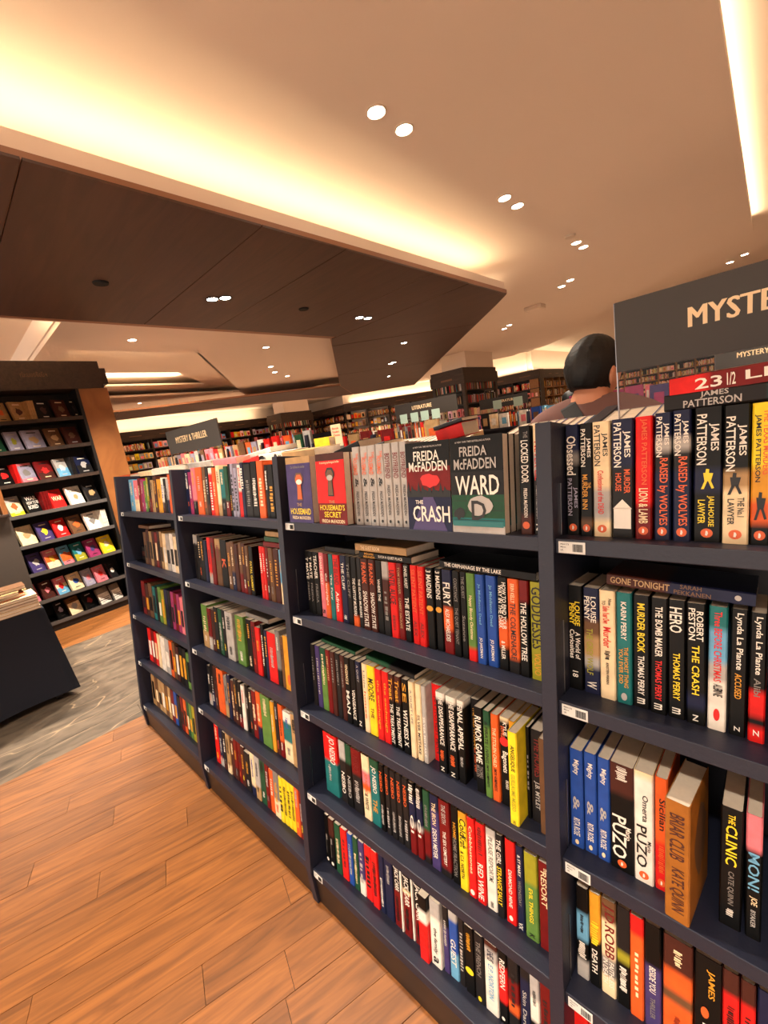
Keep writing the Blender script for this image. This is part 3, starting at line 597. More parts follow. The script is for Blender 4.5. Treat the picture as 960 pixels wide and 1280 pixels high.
  (1.240,1.288,0.205,'k','',''),
  (1.292,1.326,0.206,'W','',''),
  (1.328,1.368,0.208,'s','',''),
  (1.372,1.413,0.210,'G','',''),
  (1.415,1.444,0.211,'R','',''),
  (1.446,1.478,0.213,'o','',''),
  (1.481,1.522,0.214,'e','',''),
  (1.525,1.550,0.216,'y','XXX|K|.2|.8|.5|.7',''),
  (1.552,1.577,0.217,'y','XXX|K|.2|.8|.5|.7',''),
  (1.578,1.603,0.218,'y','XXX|K|.2|.8|.5|.7',''),
  (1.604,1.628,0.219,'y','XXX|K|.2|.8|.5|.7',''),
  (1.631,1.660,0.220,'o','',''),
  (1.662,1.687,0.221,'R','',''),
 ],
 'A0':[
  (0.034,0.117,0.195,'c','',''),
  (0.121,0.196,0.196,'P','',''),
  (0.205,0.245,0.197,'R','',''),
  (0.250,0.293,0.197,'M','',''),
  (0.298,0.336,0.198,'g','',''),
  (0.340,0.378,0.198,'O','',''),
  (0.382,0.418,0.199,'k','',''),
  (0.422,0.458,0.199,'T','',''),
  (0.462,0.508,0.200,'m','',''),
  (0.516,0.568,0.200,'Y','',''),
  (0.576,0.608,0.201,'w','',''),
  (0.612,0.644,0.201,'K','',''),
  (0.647,0.675,0.202,'s','',''),
  (0.679,0.706,0.202,'o','',''),
  (0.709,0.736,0.202,'w','',''),
  (0.739,0.766,0.203,'n','',''),
 ],
 'A1':[
  (0.202,0.248,0.213,'B','',''),
  (0.252,0.296,0.213,'m','',''),
  (0.300,0.343,0.213,'T','',''),
  (0.347,0.385,0.213,'m','',''),
  (0.389,0.427,0.213,'R','',''),
  (0.430,0.467,0.213,'m','',''),
  (0.470,0.503,0.213,'T','',''),
  (0.510,0.555,0.213,'W','',''),
  (0.558,0.608,0.213,'s','',''),
  (0.614,0.662,0.213,'w','',''),
  (0.665,0.714,0.213,'W','',''),
  (0.720,0.754,0.212,'t','',''),
  (0.757,0.787,0.212,'e','',''),
 ],
 'A2':[
  (0.055,0.117,0.222,'R','',''),
  (0.121,0.177,0.222,'m','',''),
  (0.181,0.242,0.222,'B','',''),
  (0.250,0.298,0.222,'t','',''),
  (0.302,0.338,0.222,'k','',''),
  (0.342,0.388,0.222,'g','',''),
  (0.392,0.436,0.222,'O','',''),
  (0.443,0.490,0.222,'n','',''),
  (0.493,0.532,0.222,'k','',''),
  (0.539,0.580,0.222,'M','',''),
  (0.583,0.620,0.222,'R','',''),
  (0.623,0.662,0.222,'M','',''),
  (0.665,0.703,0.222,'P','',''),
  (0.706,0.752,0.222,'T','',''),
 ],
 'A3':[
  (0.074,0.130,0.222,'r','',''),
  (0.134,0.184,0.222,'R','',''),
  (0.188,0.233,0.222,'r','',''),
  (0.237,0.281,0.222,'W','',''),
  (0.288,0.359,0.222,'w','',''),
  (0.363,0.424,0.222,'s','',''),
  (0.431,0.474,0.222,'o','',''),
  (0.477,0.519,0.222,'B','',''),
  (0.522,0.566,0.222,'m','',''),
  (0.572,0.618,0.222,'K','',''),
  (0.621,0.666,0.222,'k','',''),
  (0.671,0.717,0.222,'g','',''),
  (0.720,0.762,0.222,'O','',''),
 ],
 'A4':[
  (0.040,0.099,0.207,'T','',''),
  (0.103,0.157,0.208,'B','',''),
  (0.161,0.213,0.208,'T','',''),
  (0.216,0.267,0.209,'T','',''),
  (0.271,0.317,0.209,'B','',''),
  (0.320,0.361,0.210,'T','',''),
  (0.368,0.412,0.210,'R','',''),
  (0.415,0.457,0.211,'b','',''),
  (0.464,0.508,0.211,'k','',''),
  (0.511,0.552,0.212,'R','',''),
  (0.555,0.591,0.212,'o','',''),
  (0.597,0.629,0.212,'G','',''),
  (0.632,0.667,0.213,'g','',''),
  (0.670,0.704,0.213,'O','',''),
  (0.706,0.748,0.214,'o','',''),
 ],
}
def preload(texts):
    L = []
    for t in sorted(set(texts)):
        if t in _tc or t.startswith('@') or t.startswith('XX') or t in ('o', '0', 'X', 'WWW', 'IIV') or t.startswith('III'): continue
        c = bpy.data.curves.new('t', 'FONT'); c.body = t; c.resolution_u = 2; c.offset = 0 if t in ('MYSTERY & THRILLER', THAI) else .014; c.fill_mode = 'FRONT'
        o = bpy.data.objects.new('t', c); COL.objects.link(o); L.append((t, o, c))
    dg = bpy.context.evaluated_depsgraph_get()
    for t, o, c in L:
        me = bpy.data.meshes.new_from_object(o.evaluated_get(dg))
        vs = [(v.co.x, v.co.y) for v in me.vertices]; fs = [tuple(p.vertices) for p in me.polygons]
        if vs:
            x0 = min(v[0] for v in vs); x1 = max(v[0] for v in vs); y0 = min(v[1] for v in vs); y1 = max(v[1] for v in vs)
            _tc[t] = ([((x-x0)/(x1-x0), (y-y0)/(y1-y0)) for x, y in vs], fs)
        else: _tc[t] = ([(0,0),(1,0),(1,1)], [(0,1,2)])
        bpy.data.meshes.remove(me)
    for t, o, c in L: bpy.data.objects.remove(o); bpy.data.curves.remove(c)
THAI = 'หนังสือแนะนำ'
ALL = [q.split('|')[0] for r in ROWS.values() for e in r for q in e[4].split(';') if '|' in q]
ALL += ['MYSTERY & THRILLER', 'LITERATURE', 'FREIDA', 'McFADDEN', 'THE', 'CRASH', 'WARD', 'D', 'HOUSEMAID', "HOUSEMAID'S", 'SECRET', 'FREIDA McFADDEN', '23', '1/2', 'LIES',
  'JAMES', 'PATTERSON', 'GONE TONIGHT', 'SARAH', 'PEKKANEN', 'ORPHANAGE', 'THE ORPHANAGE BY THE LAKE', 'MEGAN', 'MIRANDA', 'SUCH A QUIET PLACE', 'THE GUEST ROOM', '#1 NEW YORK TIMES BESTSELLING AUTHOR', 'BRIAR CLUB', 'KATE QUINN',
  'PRH173', 'Myst', 'UK', 'Book', 'Readers', 'Choice', 'WAR', 'HOW TO BE', 'BORED', 'REAL LIFE', THAI, 'CONFESSION', 'MAP', 'Can kindness be murder', 'A stunning psychological thriller', 'THE STORE', 'YOUR']
preload(ALL)
# ================================================================ floor
fl = bx('floor', (-16, -8, -.06), (12, 28, -.012), M['farfloor']); tag(fl, kind='structure')  # out-of-view floor made pale stone to bounce neutral light onto the ceiling
sf = bx('floor', (-3.1, -2.05, -.0121), (3.2, 1.95, -.0105), M['subfloor']); sf['kind'] = 'structure'
def clip_poly(pts, n, d):
    out = []
    for i in range(len(pts)):
        a, b = pts[i], pts[(i+1) % len(pts)]; da = a[0]*n[0]+a[1]*n[1]-d; db = b[0]*n[0]+b[1]*n[1]-d
        if da >= 0: out.append(a)
        if (da >= 0) != (db >= 0): t = da/(da-db); out.append((a[0]+(b[0]-a[0])*t, a[1]+(b[1]-a[1])*t))
    return out
SB = (-.18, -.33); sd = R(83); sn = (math.sin(sd), -math.cos(sd))    # edge of the stone path
def lay(name, mat, ang, wid, lens, x0, x1, y0, y1, clips, gap=.0016, th=.012):
    ca, sa = math.cos(ang), math.sin(ang); rr = random.Random(3); cx, cy = (x0+x1)/2, (y0+y1)/2; ext = math.hypot(x1-x0, y1-y0)/2+.7
    v = -ext
    while v < ext:
        u = -ext-rr.random()*lens[1]
        while u < ext:
            ln = rr.uniform(*lens); a, b = u+gap/2, u+ln-gap/2; c, d = v+gap/2, v+wid-gap/2
            P = [(cx+p*ca-q*sa, cy+p*sa+q*ca) for p, q in ((a, c), (b, c), (b, d), (a, d))]
            for n, dd in clips+[((1, 0), x0), ((-1, 0), -x1), ((0, 1), y0), ((0, -1), -y1)]:
                P = clip_poly(P, n, dd)
                if len(P) < 3: break
            if len(P) >= 3:
                mx, my = cx+(u+ln/2)*ca-(v+wid/2)*sa, cy+(u+ln/2)*sa+(v+wid/2)*ca
                loc = [((px-mx)*ca+(py-my)*sa, -(px-mx)*sa+(py-my)*ca) for px, py in P]
                ar = abs(sum(loc[i][0]*loc[(i+1) % len(loc)][1]-loc[(i+1) % len(loc)][0]*loc[i][1] for i in range(len(loc))))/2
                if ar > .004:
                    o = MB().prism(loc, -th, rr.uniform(-.0004, .0004)).build(name, mat, fl, (mx, my, 0), (0, 0, ang))
            u += ln
        v += wid
dS = SB[0]*sn[0]+SB[1]*sn[1]
lay('floor_plank', M['floor'], R(71), .125, (.8, 1.5), -.42, 3.1, -2.0, .15, [(sn, dS)])
sn2 = (math.sin(R(85)), -math.cos(R(85))); d2 = -2.24*sn2[0]+(-.22)*sn2[1]
lay('stone_tile', M['stone'], R(84), .62, (1.2, 1.2), -2.4, -.1, -1.6, 1.9, [((-sn[0], -sn[1]), -dS), (sn2, d2)], gap=.003)
lay('floor_plank', M['floor'], R(85), .12, (1.0, 1.4), -3.0, -2.1, -.6, 1.3, [((-sn2[0], -sn2[1]), -d2)])
# ================================================================ gondola bookcase
g = empty('bookcase', (0, 0, 0), label='long navy blue leaning double-sided bookcase with four bays standing on the wooden floor', cat='bookcase')
H = .2186
def side_profile(sg):
    """panel outline in world y,z for the near (+1) or far (-1) half"""
    f = bp(0, -.01, H); t = bp(0, .245, H); b = bp(0, -.01, -1.285)
    P = [(f.y, f.z), (b.y, b.z), (b.y+.002, 0.0), (YM, 0.0), (YM, t.z)]
    return P if sg > 0 else [(2*YM-y, z) for y, z in P]
for j in range(5):
    x1 = j*BW; x0 = x1-.03
    P = side_profile(1)
    MB().prism(P, x0, x1, lambda p, z: (z, p[0], p[1])).build('upright', M['navy'], g, bevel=.0015)
    P = side_profile(-1)[::-1]
    MB().prism(P, x0, x1, lambda p, z: (z, p[0], p[1])).build('upright', M['navy'], g, bevel=.0015)
bx('back_panel', (0, YM-.006, .10), (3.57, YM+.006, 1.56), M['navy_dark'], g)
def tagplate(parent, x, bay, i):
    """price tag on the front edge of the shelf, at its left end, in shelf space"""
    t = bx('price_tag', (x, -.0016, -.0265), (x+.048, -.0004, -.0045), M['tag'], parent, bevel=.0006)
    m_ = MB(); rr = random.Random(i*7+bay); xx = x+.026
    while xx < x+.044: w_ = rr.uniform(.0006, .0016); m_.box(xx, -.0021, -.0225, xx+w_, -.0016, -.0085); xx += w_+rr.uniform(.0004, .001)
    m_.build('barcode', M['ink'], t) if False else m_.build('barcode', M['ink'], parent)
    if bay >= 2:
        for q, s_ in enumerate(('PRH173', 'Myst', 'UK')):
            flat_text('tag_lettering', s_, M['ink'], x+.004, x+.004+.0028*len(s_)*.9, -.011-q*.0055, -.0078-q*.0055, -.0019, parent)
for j in range(4):
    for i in range(5):
        th = .028
        d1 = .24+SH[i]*.12
        o = bx('shelf', (0, 0, -th), (BW-.03, d1, 0), M['navy'], g, bevel=.0015)
        o.location = bp(j*BW, 0, -SH[i]); o.rotation_euler = (-TAU, 0, 0); o.location = bp(j*BW, 0, -SH[i])
        tagplate(o, .006, j, i)
        o2 = bx('shelf', (0, 0, -th), (BW-.03, d1, 0), M['navy'], g)
        p = bp(0, 0, -SH[i]); o2.location = ((j+1)*BW-.03, 2*YM-p.y, p.z); o2.rotation_euler = (-TAU, 0, math.pi)
kb = bp(0, 0, -1.29)
bx('kick_board', (-.03, kb.y+.003, 0), (3.6, kb.y+.018, kb.z), M['kick'], g)  # brown colour carries the floor's reflection and the shade under the shelf
bx('kick_board', (-.03, 2*YM-kb.y-.018, 0), (3.6, 2*YM-kb.y-.003, kb.z), M['kick'], g)
for j in range(2, 5):   # clear side guard strip fixed on the uprights
    for i in range(4):
        o = bx('guard_strip', (0.0006, 0, 0), (.0022, .002, .15 if i else .10), M['chrome'], g); o.location = bp(j*BW, .028, -SH[i]+.003); o.rotation_euler = (-TAU, 0, 0)
# ---------------------------------------------------------------- books on it
SHN = ['top', 'second', 'third', 'fourth', 'bottom']; BAYN = dict(A='far left', B='second', C='third', D='nearest right')
def shortlab(cov, ttl, k, key):
    c0 = parse(cov); cs = cov.split(); cn = CNAME[max(range(len(cs)), key=lambda q: c0[q][0]-(c0[q-1][0] if q else 0)) and cs[max(range(len(cs)), key=lambda q: c0[q][0]-(c0[q-1][0] if q else 0))][0] or cs[0][0]]
    t = (' titled '+ttl) if ttl else ''
    s = '%s paperback%s, %s from left on %s shelf, %s bay' % (cn, t, ORD[k], SHN[int(key[1])], BAYN[key[0]])
    w_ = s.split()
    if len(w_) > 16: s = '%s book%s, %s from left, %s shelf, %s bay' % (cn, (' '+ttl) if ttl else '', ORD[k], SHN[int(key[1])], BAYN[key[0]])
    return ' '.join(s.split()[:16])
BASED = dict(A=.05, B=.05, C=.05, D=.05)
FACE_IN_C0 = 4
JOIN = MB()
for key, L in ROWS.items():
    i = int(key[1]); rr = random.Random(key)
    off = FACE_IN_C0 if key == 'C0' else 0
    for k, e in enumerate(L):
        x0, x1, h, cov, txt, ttl = e[:6]; dd = (e[6] if len(e) > 6 else 0)+{'D1': .06, 'D2': .045, 'C0': .03}.get(key, .05)
        nxt = L[k+1][0] if k+1 < len(L) else x1
        w = min(x1-x0, .07)-.0008
        if key[0] in 'AB': h = min(h, .222)-rr.choice((0, 0, .008, .018))
        if key in ('B4', 'A2', 'A3'): h = min(h, .215)
        h = min(h, .222); dep = rr.uniform(.126, .134)
        if key == 'D2' and k >= 6: dep = .15
        if e[3] == 'w' and not txt: dep = .12; h -= .004
        kk = k+1+off + (8 if key == 'C0' and k >= 7 and False else 0)
        if key == 'D2' and k >= 6: kk += 1
        gp = 'paperbacks on the %s shelf of the %s bay' % (SHN[i], BAYN[key[0]])
        X = (x0+x1)/2
        if key in ('A1', 'A2', 'A3', 'A4'):
            c_ = parse(cov)[0][1]; q0 = len(JOIN.v); JOIN.box(X-w/2, 0, 0, X+w/2, dep, h, c_); JOIN.box(X-w*.35, -.0008, h*.2, X+w*.3, 0, h*(.5+.3*rr.random()), s2l(PAL[rr.choice('wWYkK')]))
            for q_ in range(q0, len(JOIN.v)): v_ = JOIN.v[q_]; JOIN.v[q_] = tuple(bp(v_[0], dd+v_[1], -SH[i]+v_[2]))
            continue
        full = cov
        if key[0] in 'AB' and not txt:   # small printed titles too far off to read
            c1 = rr.choice('wWsKY' if cov[0] not in 'wWsT' else 'KkRb'); v_ = rr.uniform(.06, .3); txt = 'XXXX|%s|%.2f|%.2f|.5|%.2f' % (c1, v_, v_+rr.uniform(.2, .45), rr.uniform(.35, .6))
            if rr.random() < .7: txt += ';XX|%s|%.2f|%.2f|.5|.4' % (rr.choice('wWeyo' if cov[0] not in 'wWsT' else 'kKe'), .72, rr.uniform(.82, .92))
            if rr.random() < .45 and ' ' not in cov: full = '%s%d %s100' % (cov[0], rr.choice((62, 70, 78)), rr.choice('KkmnTRsW'))
        make_book(w, h, dep, full, txt, shortlab(cov, ttl, kk, key), gp, bp(X, dd+rr.uniform(-.002, .002), -SH[i]), (-TAU, rr.uniform(-.006, .006), 0))
tag(JOIN.build('shelved_books', M['cover']), 'small distant paperbacks filling the lower four shelves of the far left bay', 'books', 'books too small to tell apart', 'stuff')
# thick golden book turned half around on the third shelf of the right bay
def facebook(w, h, t, cov, label, group, X, i, d, tilt=0, rz=0, name='paperback_book', cat='book'):
    """book with its front cover to the viewer; origin bottom centre of the cover"""
    b = empty(name, bp(X, d, -SH[i]) if i is not None else X, (-TAU if i is not None else tilt, 0, rz), label=label, cat=cat, group=group)
    return faceparts(b, w, h, t, cov)
def faceparts(b, w, h, t, cov):
    bands = parse(cov); m_ = MB(); pr = 0
    for q, c in bands: m_.box(-w/2, 0, h*(1-q), w/2, .0012, h*(1-pr), c); pr = q
    m_.box(-w/2, t-.0012, 0, w/2, t, h, bands[0][1]); m_.box(-w/2, .0012, 0, -w/2+.0012, t-.0012, h, bands[0][1])
    m_.build('cover', M['cover'], b)
    bx('page_block', (-w/2+.0013, .0013, .0015), (w/2-.0015, t-.0013, h-.0015), M['page'], b)
    return b
def ftext(b, w, h, items, y=-.0006):
    """items: text, colour, left, right, top, bottom as fractions of the cover"""
    for it in items:
        vs, fs = shape(it[0]) if isinstance(it[0], str) else it[0]
        x0, x1, t, bt = it[2:6]
        V = [((x0+a*(x1-x0)-.5)*w, y-.00012*(len(items)-items.index(it))-(.0016 if len(it) > 6 and it[6] > 1 else .0008 if len(it) > 6 else 0), h*(1-bt+c*(bt-t))) for a, c in vs]
        nm = 'title' if isinstance(it[0], str) and it[0][0] != '@' and it is items[0] else ('lettering' if isinstance(it[0], str) and it[0][0] not in '@' else 'cover_art')
        link(nm, mesh('print', V, fs, txm(it[1])), b)
sq = ([(0,0),(1,0),(1,1),(0,1)], [(0,1,2,3)])
keyh = ([(.2,0),(.8,0),(.72,.55),(.95,.72),(.95,.85),(.75,1),(.25,1),(.05,.85),(.05,.72),(.28,.55)], [tuple(range(10))])
keyh2 = keyh
blob = lambda n, s, j=.3: (lambda rr: ([(.5+(.5-j*rr.random()*.5)*math.cos(2*math.pi*q/n), .5+(.5-j*rr.random()*.5)*math.sin(2*math.pi*q/n)) for q in range(n)], [tuple(range(n))]))(random.Random(s))
GF = 'face-out novels on the top shelf of the third bay'
def house(X, cov, words, label, n):
    for q in range(n):
        lab = label if q == 0 else label.replace('front copy of', ORD[q+1]+' copy behind')
        b = facebook(.128, .21, .026, cov, lab, GF, X, 0, .006+q*.0275)
        if q == 0:
            ftext(b, .128, .21, words)
tree = ([(0,0)]+[(i/12, (.95 if i % 2 else .45)*(.7+.3*math.sin(i*2.1))) for i in range(13)]+[(1,0)], [tuple(range(15))])
HM = [('@', 'n', .0, .01, 0, .001)]
house(1.888, 'T10 p100', [('HOUSEMAID', 'y', .1, .93, .78, .875), ('THE', 'T', .38, .58, .7, .75), ('FREIDA McFADDEN', 'W', .15, .9, .90, .95), (keyh, 'B', .33, .72, .24, .66), (keyh, 'o', .38, .68, .27, .64, 1),
  (oval(16) and (oval(16), [tuple(range(16))]), 'w', .42, .66, .34, .42, 2), (( oval(12), [tuple(range(12))]), 'K', .5, .6, .345, .415, 3), ('Can kindness be murder', 'e', .2, .8, .13, .17)],
  'front copy of purple-blue keyhole novel The Housemaid, face out at left end', 2)
house(2.045, 'm10 r70 R100', [("HOUSEMAID'S", 'y', .08, .95, .72, .80), ('THE', 'T', .42, .62, .66, .70), ('SECRET', 'y', .22, .82, .82, .90), ('FREIDA McFADDEN', 'W', .12, .92, .93, .98), (keyh, 'k', .33, .68, .2, .6), (keyh, 'B', .37, .64, .23, .585, 1),
  ((oval(16), [tuple(range(16))]), 's', .4, .61, .3, .38, 2), ((oval(12), [tuple(range(12))]), 'K', .46, .55, .305, .375, 3), ('A stunning psychological thriller', 'W', .15, .85, .11, .15)],
  "front copy of red keyhole novel The Housemaid's Secret, face out", 2)
house(2.401, 'K28 R55 k62 n100', [('CRASH', 'w', .13, .97, .72, .90), ('THE', 'w', .2, .38, .655, .70), ('FREIDA', 'w', .2, .78, .10, .21), ('McFADDEN', 'w', .08, .95, .22, .33), ('#1 NEW YORK TIMES BESTSELLING AUTHOR', 's', .2, .85, .045, .065),
  (blob(16, 4), 'r', .3, .8, .35, .52), (tree, 'K', .0, .5, .42, .62), (tree, 'K', .5, 1., .44, .62), ([(0,0),(1,0),(.6,1),(.4,1)] and ([(0,0),(1,0),(.62,1),(.38,1)], [(0,1,2,3)]), 'p', .1, .9, .6, 1.0)],
  'front copy of black red and blue novel The Crash, face out', 2)
house(2.531, 'K36 k60 G84 t92 s100', [('WARD', 'w', .1, .93, .40, .60), ('D', 'k', .4, .68, .66, .86), ('FREIDA', 's', .2, .72, .10, .20), ('McFADDEN', 's', .08, .88, .225, .335), ('#1 NEW YORK TIMES BESTSELLING AUTHOR', 's', .12, .8, .04, .06),
  (sq, 'k', .02, .99, .66, .664), (sq, 'k', .02, .99, .76, .764), (sq, 'k', .02, .99, .86, .864), (sq, 't', .02, .98, .875, .93), (sq, 'k', .28, .285, .5, .8), (sq, 'k', .75, .755, .5, .8), (blob(18, 3, .2), 's', .3, .82, .6, .83, 0), (blob(14, 8, .5), 'K', .03, .28, .72, .88)],
  'front copy of black and teal novel Ward D, face out', 4)
b = make_book(.036, .22, .135, 'Z', 'BRIAR CLUB|m|.1|.48|.5|.6;KATE QUINN|m|.55|.92|.5|.6', 'thick golden-brown book turned with its cover half out, third shelf, nearest right bay', 'paperbacks on the third shelf of the nearest right bay', bp(2.893, .002, -SH[2]), (-TAU, 0, R(-30)), name='paperback_book')
b.rotation_euler = (Matrix.Rotation(-TAU, 3, 'X') @ Matrix.Rotation(R(-5), 3, 'Z')).to_euler()
link('cover_art', mesh('print', *(lambda: ([(.0184, .03+.09*a, .05+.14*c) for a, c in blob(20, 2, .2)[0]], [tuple(range(20))]))(), txm('B')), b)
# far side top shelf: the books whose page tops show over the ridge
FARP = ['w', 'K', 'R', 'n', 's', 'b', 'o', 'K', 'W', 't', 'm', 'G']
def far_pos(X, d, u): p = bp(0, d, u); return Vector((X, 2*YM-p.y, p.z))
rr = random.Random(5)
for bay, xa, xb in (('B', .95, 1.15), ('C', 1.93, 2.33), ('C', 2.46, 2.66), ('D', 2.705, 3.2)):
    x = xa; n = 0
    while x < xb:
        w = rr.choice((.026, .03, .034)) if bay != 'C' else rr.choice((.022, .026, .03)); n += 1
        c = FARP[rr.randrange(12)]
        make_book(w-.0015, .216 if bay == 'D' else .212, .132, c, '', 'pale-paged book, %s from left in run at x %s on far side' % (ORD[n], bay) if False else
          '%s book, %s page top along the far side behind %s bay%s' % (CNAME[c], ORD[n], BAYN[bay], ' right end' if xa > 2.4 and bay == 'C' else ''), 'books on the far side of the bookcase',
          far_pos(x+w/2, .055, 0), (-TAU, 0, math.pi)); x += w
# lying books
def lying(x0, x1, y0, y1, z, t, cov, label, group, texts='', rz=0, tilt=0, cat='book', name='paperback_book', my=0):
    """a book lying flat with the spine to -y; length along x"""
    L_ = x1-x0; b = link(name, cover_mesh(t, L_, y1-y0, cov)); tag(b, label, cat, group)
    link('page_block', pages_mesh(t, L_, y1-y0), b)
    if texts: spine_text(b, t, L_, texts)
    # local z (height) -> world x reversed so that the head of the spine is at the left, local x (thickness) -> world z
    m_ = Matrix(((0, 0, -1), (0, 1, 0), (1, 0, 0)))
    m_ = Matrix.Rotation(rz, 3, 'Z') @ Matrix.Rotation(my, 3, 'Y') @ Matrix.Rotation(tilt, 3, 'X') @ m_
    b.matrix_world = Matrix.Translation(Vector((x1, y0, z+t/2))) @ m_.to_4x4()
    return b
GL = 'books lying on top of standing rows'
def lying_in(X0, X1, i, u, d, t, cov, label, txt='', dep=.13, my=0):
    b = lying(0, X1-X0, 0, dep, 0, t, cov, label, GL, txt)
    b.matrix_world = Matrix.Translation(bp(X1, d, -SH[i]+u+t/2)) @ Matrix.Rotation(-TAU, 4, 'X') @ Matrix.Rotation(my, 4, 'Y') @ Matrix(((0,0,-1,0),(0,1,0,0),(1,0,0,0),(0,0,0,1)))
    return b
lying_in(2.865, 3.085, 0, .2165, .052, .026, 'k60 t85 s100', 'dark teal book lying under the red one, above right bay top row', 'JAMES|s|.22|.38|.75|.4;PATTERSON|s|.12|.45|.3|.45;@|w|.66|.8|.5|.9')
lying_in(2.872, 3.10, 0, .2435, .054, .031, 'r22 R100', 'dark red book titled 23 1/2 Lies lying topmost above the right bay', '23|w|.15|.30|.5|.55;1/2|w|.325|.37|.5|.6;LIES|w|.42|.72|.55|.45;@|r|.78|.92|.5|.4', my=R(-1.5))
lying_in(2.772, 2.985, 1, .2205, .06, .022, 'm45 n100', 'brown and navy book Gone Tonight lying on the right bay second row', 'GONE TONIGHT|T|.03|.47|.5|.55;SARAH|B|.54|.68|.75|.35;PEKKANEN|B|.5|.74|.28|.35;@|s|.88|.92|.5|.4', my=R(2))
lying_in(2.395, 2.64, 1, .2185, .045, .019, 'K', 'black book with white title lying on the right end of third bay second row', 'THE ORPHANAGE BY THE LAKE|w|.06|.68|.5|.5', my=R(1))
lying_in(2.10, 2.30, 1, .2185, .05, .019, 'K', 'black book with gold lettering lying under a tan book', 'MEGAN|Y|.12|.3|.75|.35;MIRANDA|Y|.1|.33|.28|.35;SUCH A QUIET PLACE|w|.4|.85|.5|.45')
lying_in(2.085, 2.285, 1, .2385, .05, .022, 'T', 'tan book lying on a black one above third bay second row', 'THE GUEST ROOM|W|.12|.5|.5|.5')
lying_in(1.915, 2.06, 1, .2185, .07, .018, 'k', 'dark grey thin book lying toward the left above third bay second row')
lying_in(1.86, 2.03, 2, .226, .07, .012, 'G', 'dark green thin book lying left on third bay third row', my=R(2))
lying_in(2.09, 2.28, 2, .224, .06, .014, 'G50 k100', 'green and black thin book lying midway on third bay third row', my=R(3))
lying_in(.90+.44, .90+.62, 2, .222, .07, .02, 'e', 'grey book lying at right on second bay third row')
for q, (c, w_) in enumerate((('R', .15), ('G', .14), ('T', .13))):
    lying_in(1.70-w_, 1.70, 1, .208+q*.021, .06, .02, c, '%s book in the small lying stack at right of second bay' % CNAME[c])
for q in range(3): lying_in(.045, .175, 1, .0+q*.03, .08, .029, 'kmk'[q], '%s book lying at %s of the small stack in far left bay' % (('dark grey', 'dark brown', 'dark grey')[q], ('bottom', 'middle', 'top')[q]))
for q in range(2): lying_in(.10, .28, 1, .214, .06, .02, 'B', 'brown book lying on second row of far left bay') if q == 0 else None
# small face-out ones leaning in the second bay
facebook(.075, .13, .02, 's40 k60 s100', 'grey and black small box leaning in the gap of second bay', 'boxes in the second bay', 1.435, 1, .06)
# loose books on the ridge between the two sides
GR = 'books lying loose on the ridge'
RZ = 1.60
lying(-.27, -.05, .12, .27, 1.585, .04, 'o', 'orange book lying on the ridge at the far left end', GR)
lying(-.02, .22, .16, .31, 1.602, .03, 'W', 'cream book lying on the ridge behind far left bay', GR)
lying(.24, .50, .16, .30, 1.602, .038, 'w', 'white book lying on the ridge behind far left bay', GR)
lying(.79, 1.05, .15, .29, 1.606, .036, 's', 'silvery book lying on the ridge behind second bay', GR)
lying(1.07, 1.29, .15, .29, 1.606, .034, 'P', 'salmon pink book lying on the ridge behind second bay', GR)
lying(1.24, 1.46, .18, .31, 1.615, .018, 'r', 'red book tilted on the ridge under a white one', GR, my=R(-5))
lying(1.22, 1.46, .22, .36, 1.64, .02, 'w', 'white book tilted on the ridge resting on a red one', GR, my=R(-5))
lying(1.425, 1.60, .18, .31, 1.602, .034, 'w', 'white box-like book lying by the purple keyhole novel', GR, 'XXXX|k|.1|.3|.5|.4;@|k|.65|.78|.5|.7;XX|k|.82|.95|.5|.4')
lying(1.61, 1.81, .17, .30, 1.602, .03, 'T', 'tan book lying on the ridge above the two keyhole novels', GR)
lying(1.85, 2.04, .17, .30, 1.612, .026, 'w40 k100', 'black and white book lying slanted on the ridge', GR, my=R(-13), rz=R(8))
lying(1.93, 2.12, .20, .33, 1.606, .018, 'k', 'thin grey book lying slanted beside the black one on ridge', GR, my=R(-9), rz=R(12))
lying(2.335, 2.415, .18, .28, 1.612, .036, 'r', 'bright red book lying slanted above the black novels', GR, my=R(-10), rz=R(6))
lying(2.332, 2.418, .175, .28, 1.650, .010, 'k', 'thin dark book lying on the bright red one', GR, my=R(-10), rz=R(6))
# ---------------------------------------------------------------- signs
def ridge_sign(x0, x1, y, z0, z1, label, text, group, foot=1.56, h0=.19, h1=.8, th0=.42, th1=.68):
    s = empty('aisle_sign', ((x0+x1)/2, y, z0), label=label, cat='sign', group=group); w = (x1-x0)/2; h = z1-z0
    bx('board', (-w, -.004, 0), (w, .004, h), M['sign'], s)
    L_ = 2*w
    v_, f_ = shape(text); V = []; F_ = []
    for q in (-.0014, -.0007, 0, .0007, .0014):   # bold strokes
        b_ = len(V); V += [(-w+L_*(h0+a*(h1-h0))+q, -.0048-.0001*(q+.0014)/.0007, h*(th0+c*(th1-th0))) for a, c in v_]; F_ += [tuple(b_+i for i in z) for z in f_]
    link('lettering', mesh('print', V, F_, M['signtxt']), s)
    bx('clear_holder', (-w, -.0015, foot-z0), (w, .0015, -.0005), M['acrylic'], s)
    bx('edge_strip', (-w-.0008, -.004, foot-z0), (-w+.0008, .004, h), M['chrome'], s)
ridge_sign(2.756, 3.406, YM, 1.70, 1.836, 'large dark aisle sign with cream MYSTERY lettering above the nearest right bay', 'MYSTERY & THRILLER', 'dark aisle signs')
ridge_sign(.345, .995, YM, 1.705, 1.838, 'dark MYSTERY & THRILLER sign above the left part of the bookcase', 'MYSTERY & THRILLER', 'dark aisle signs')
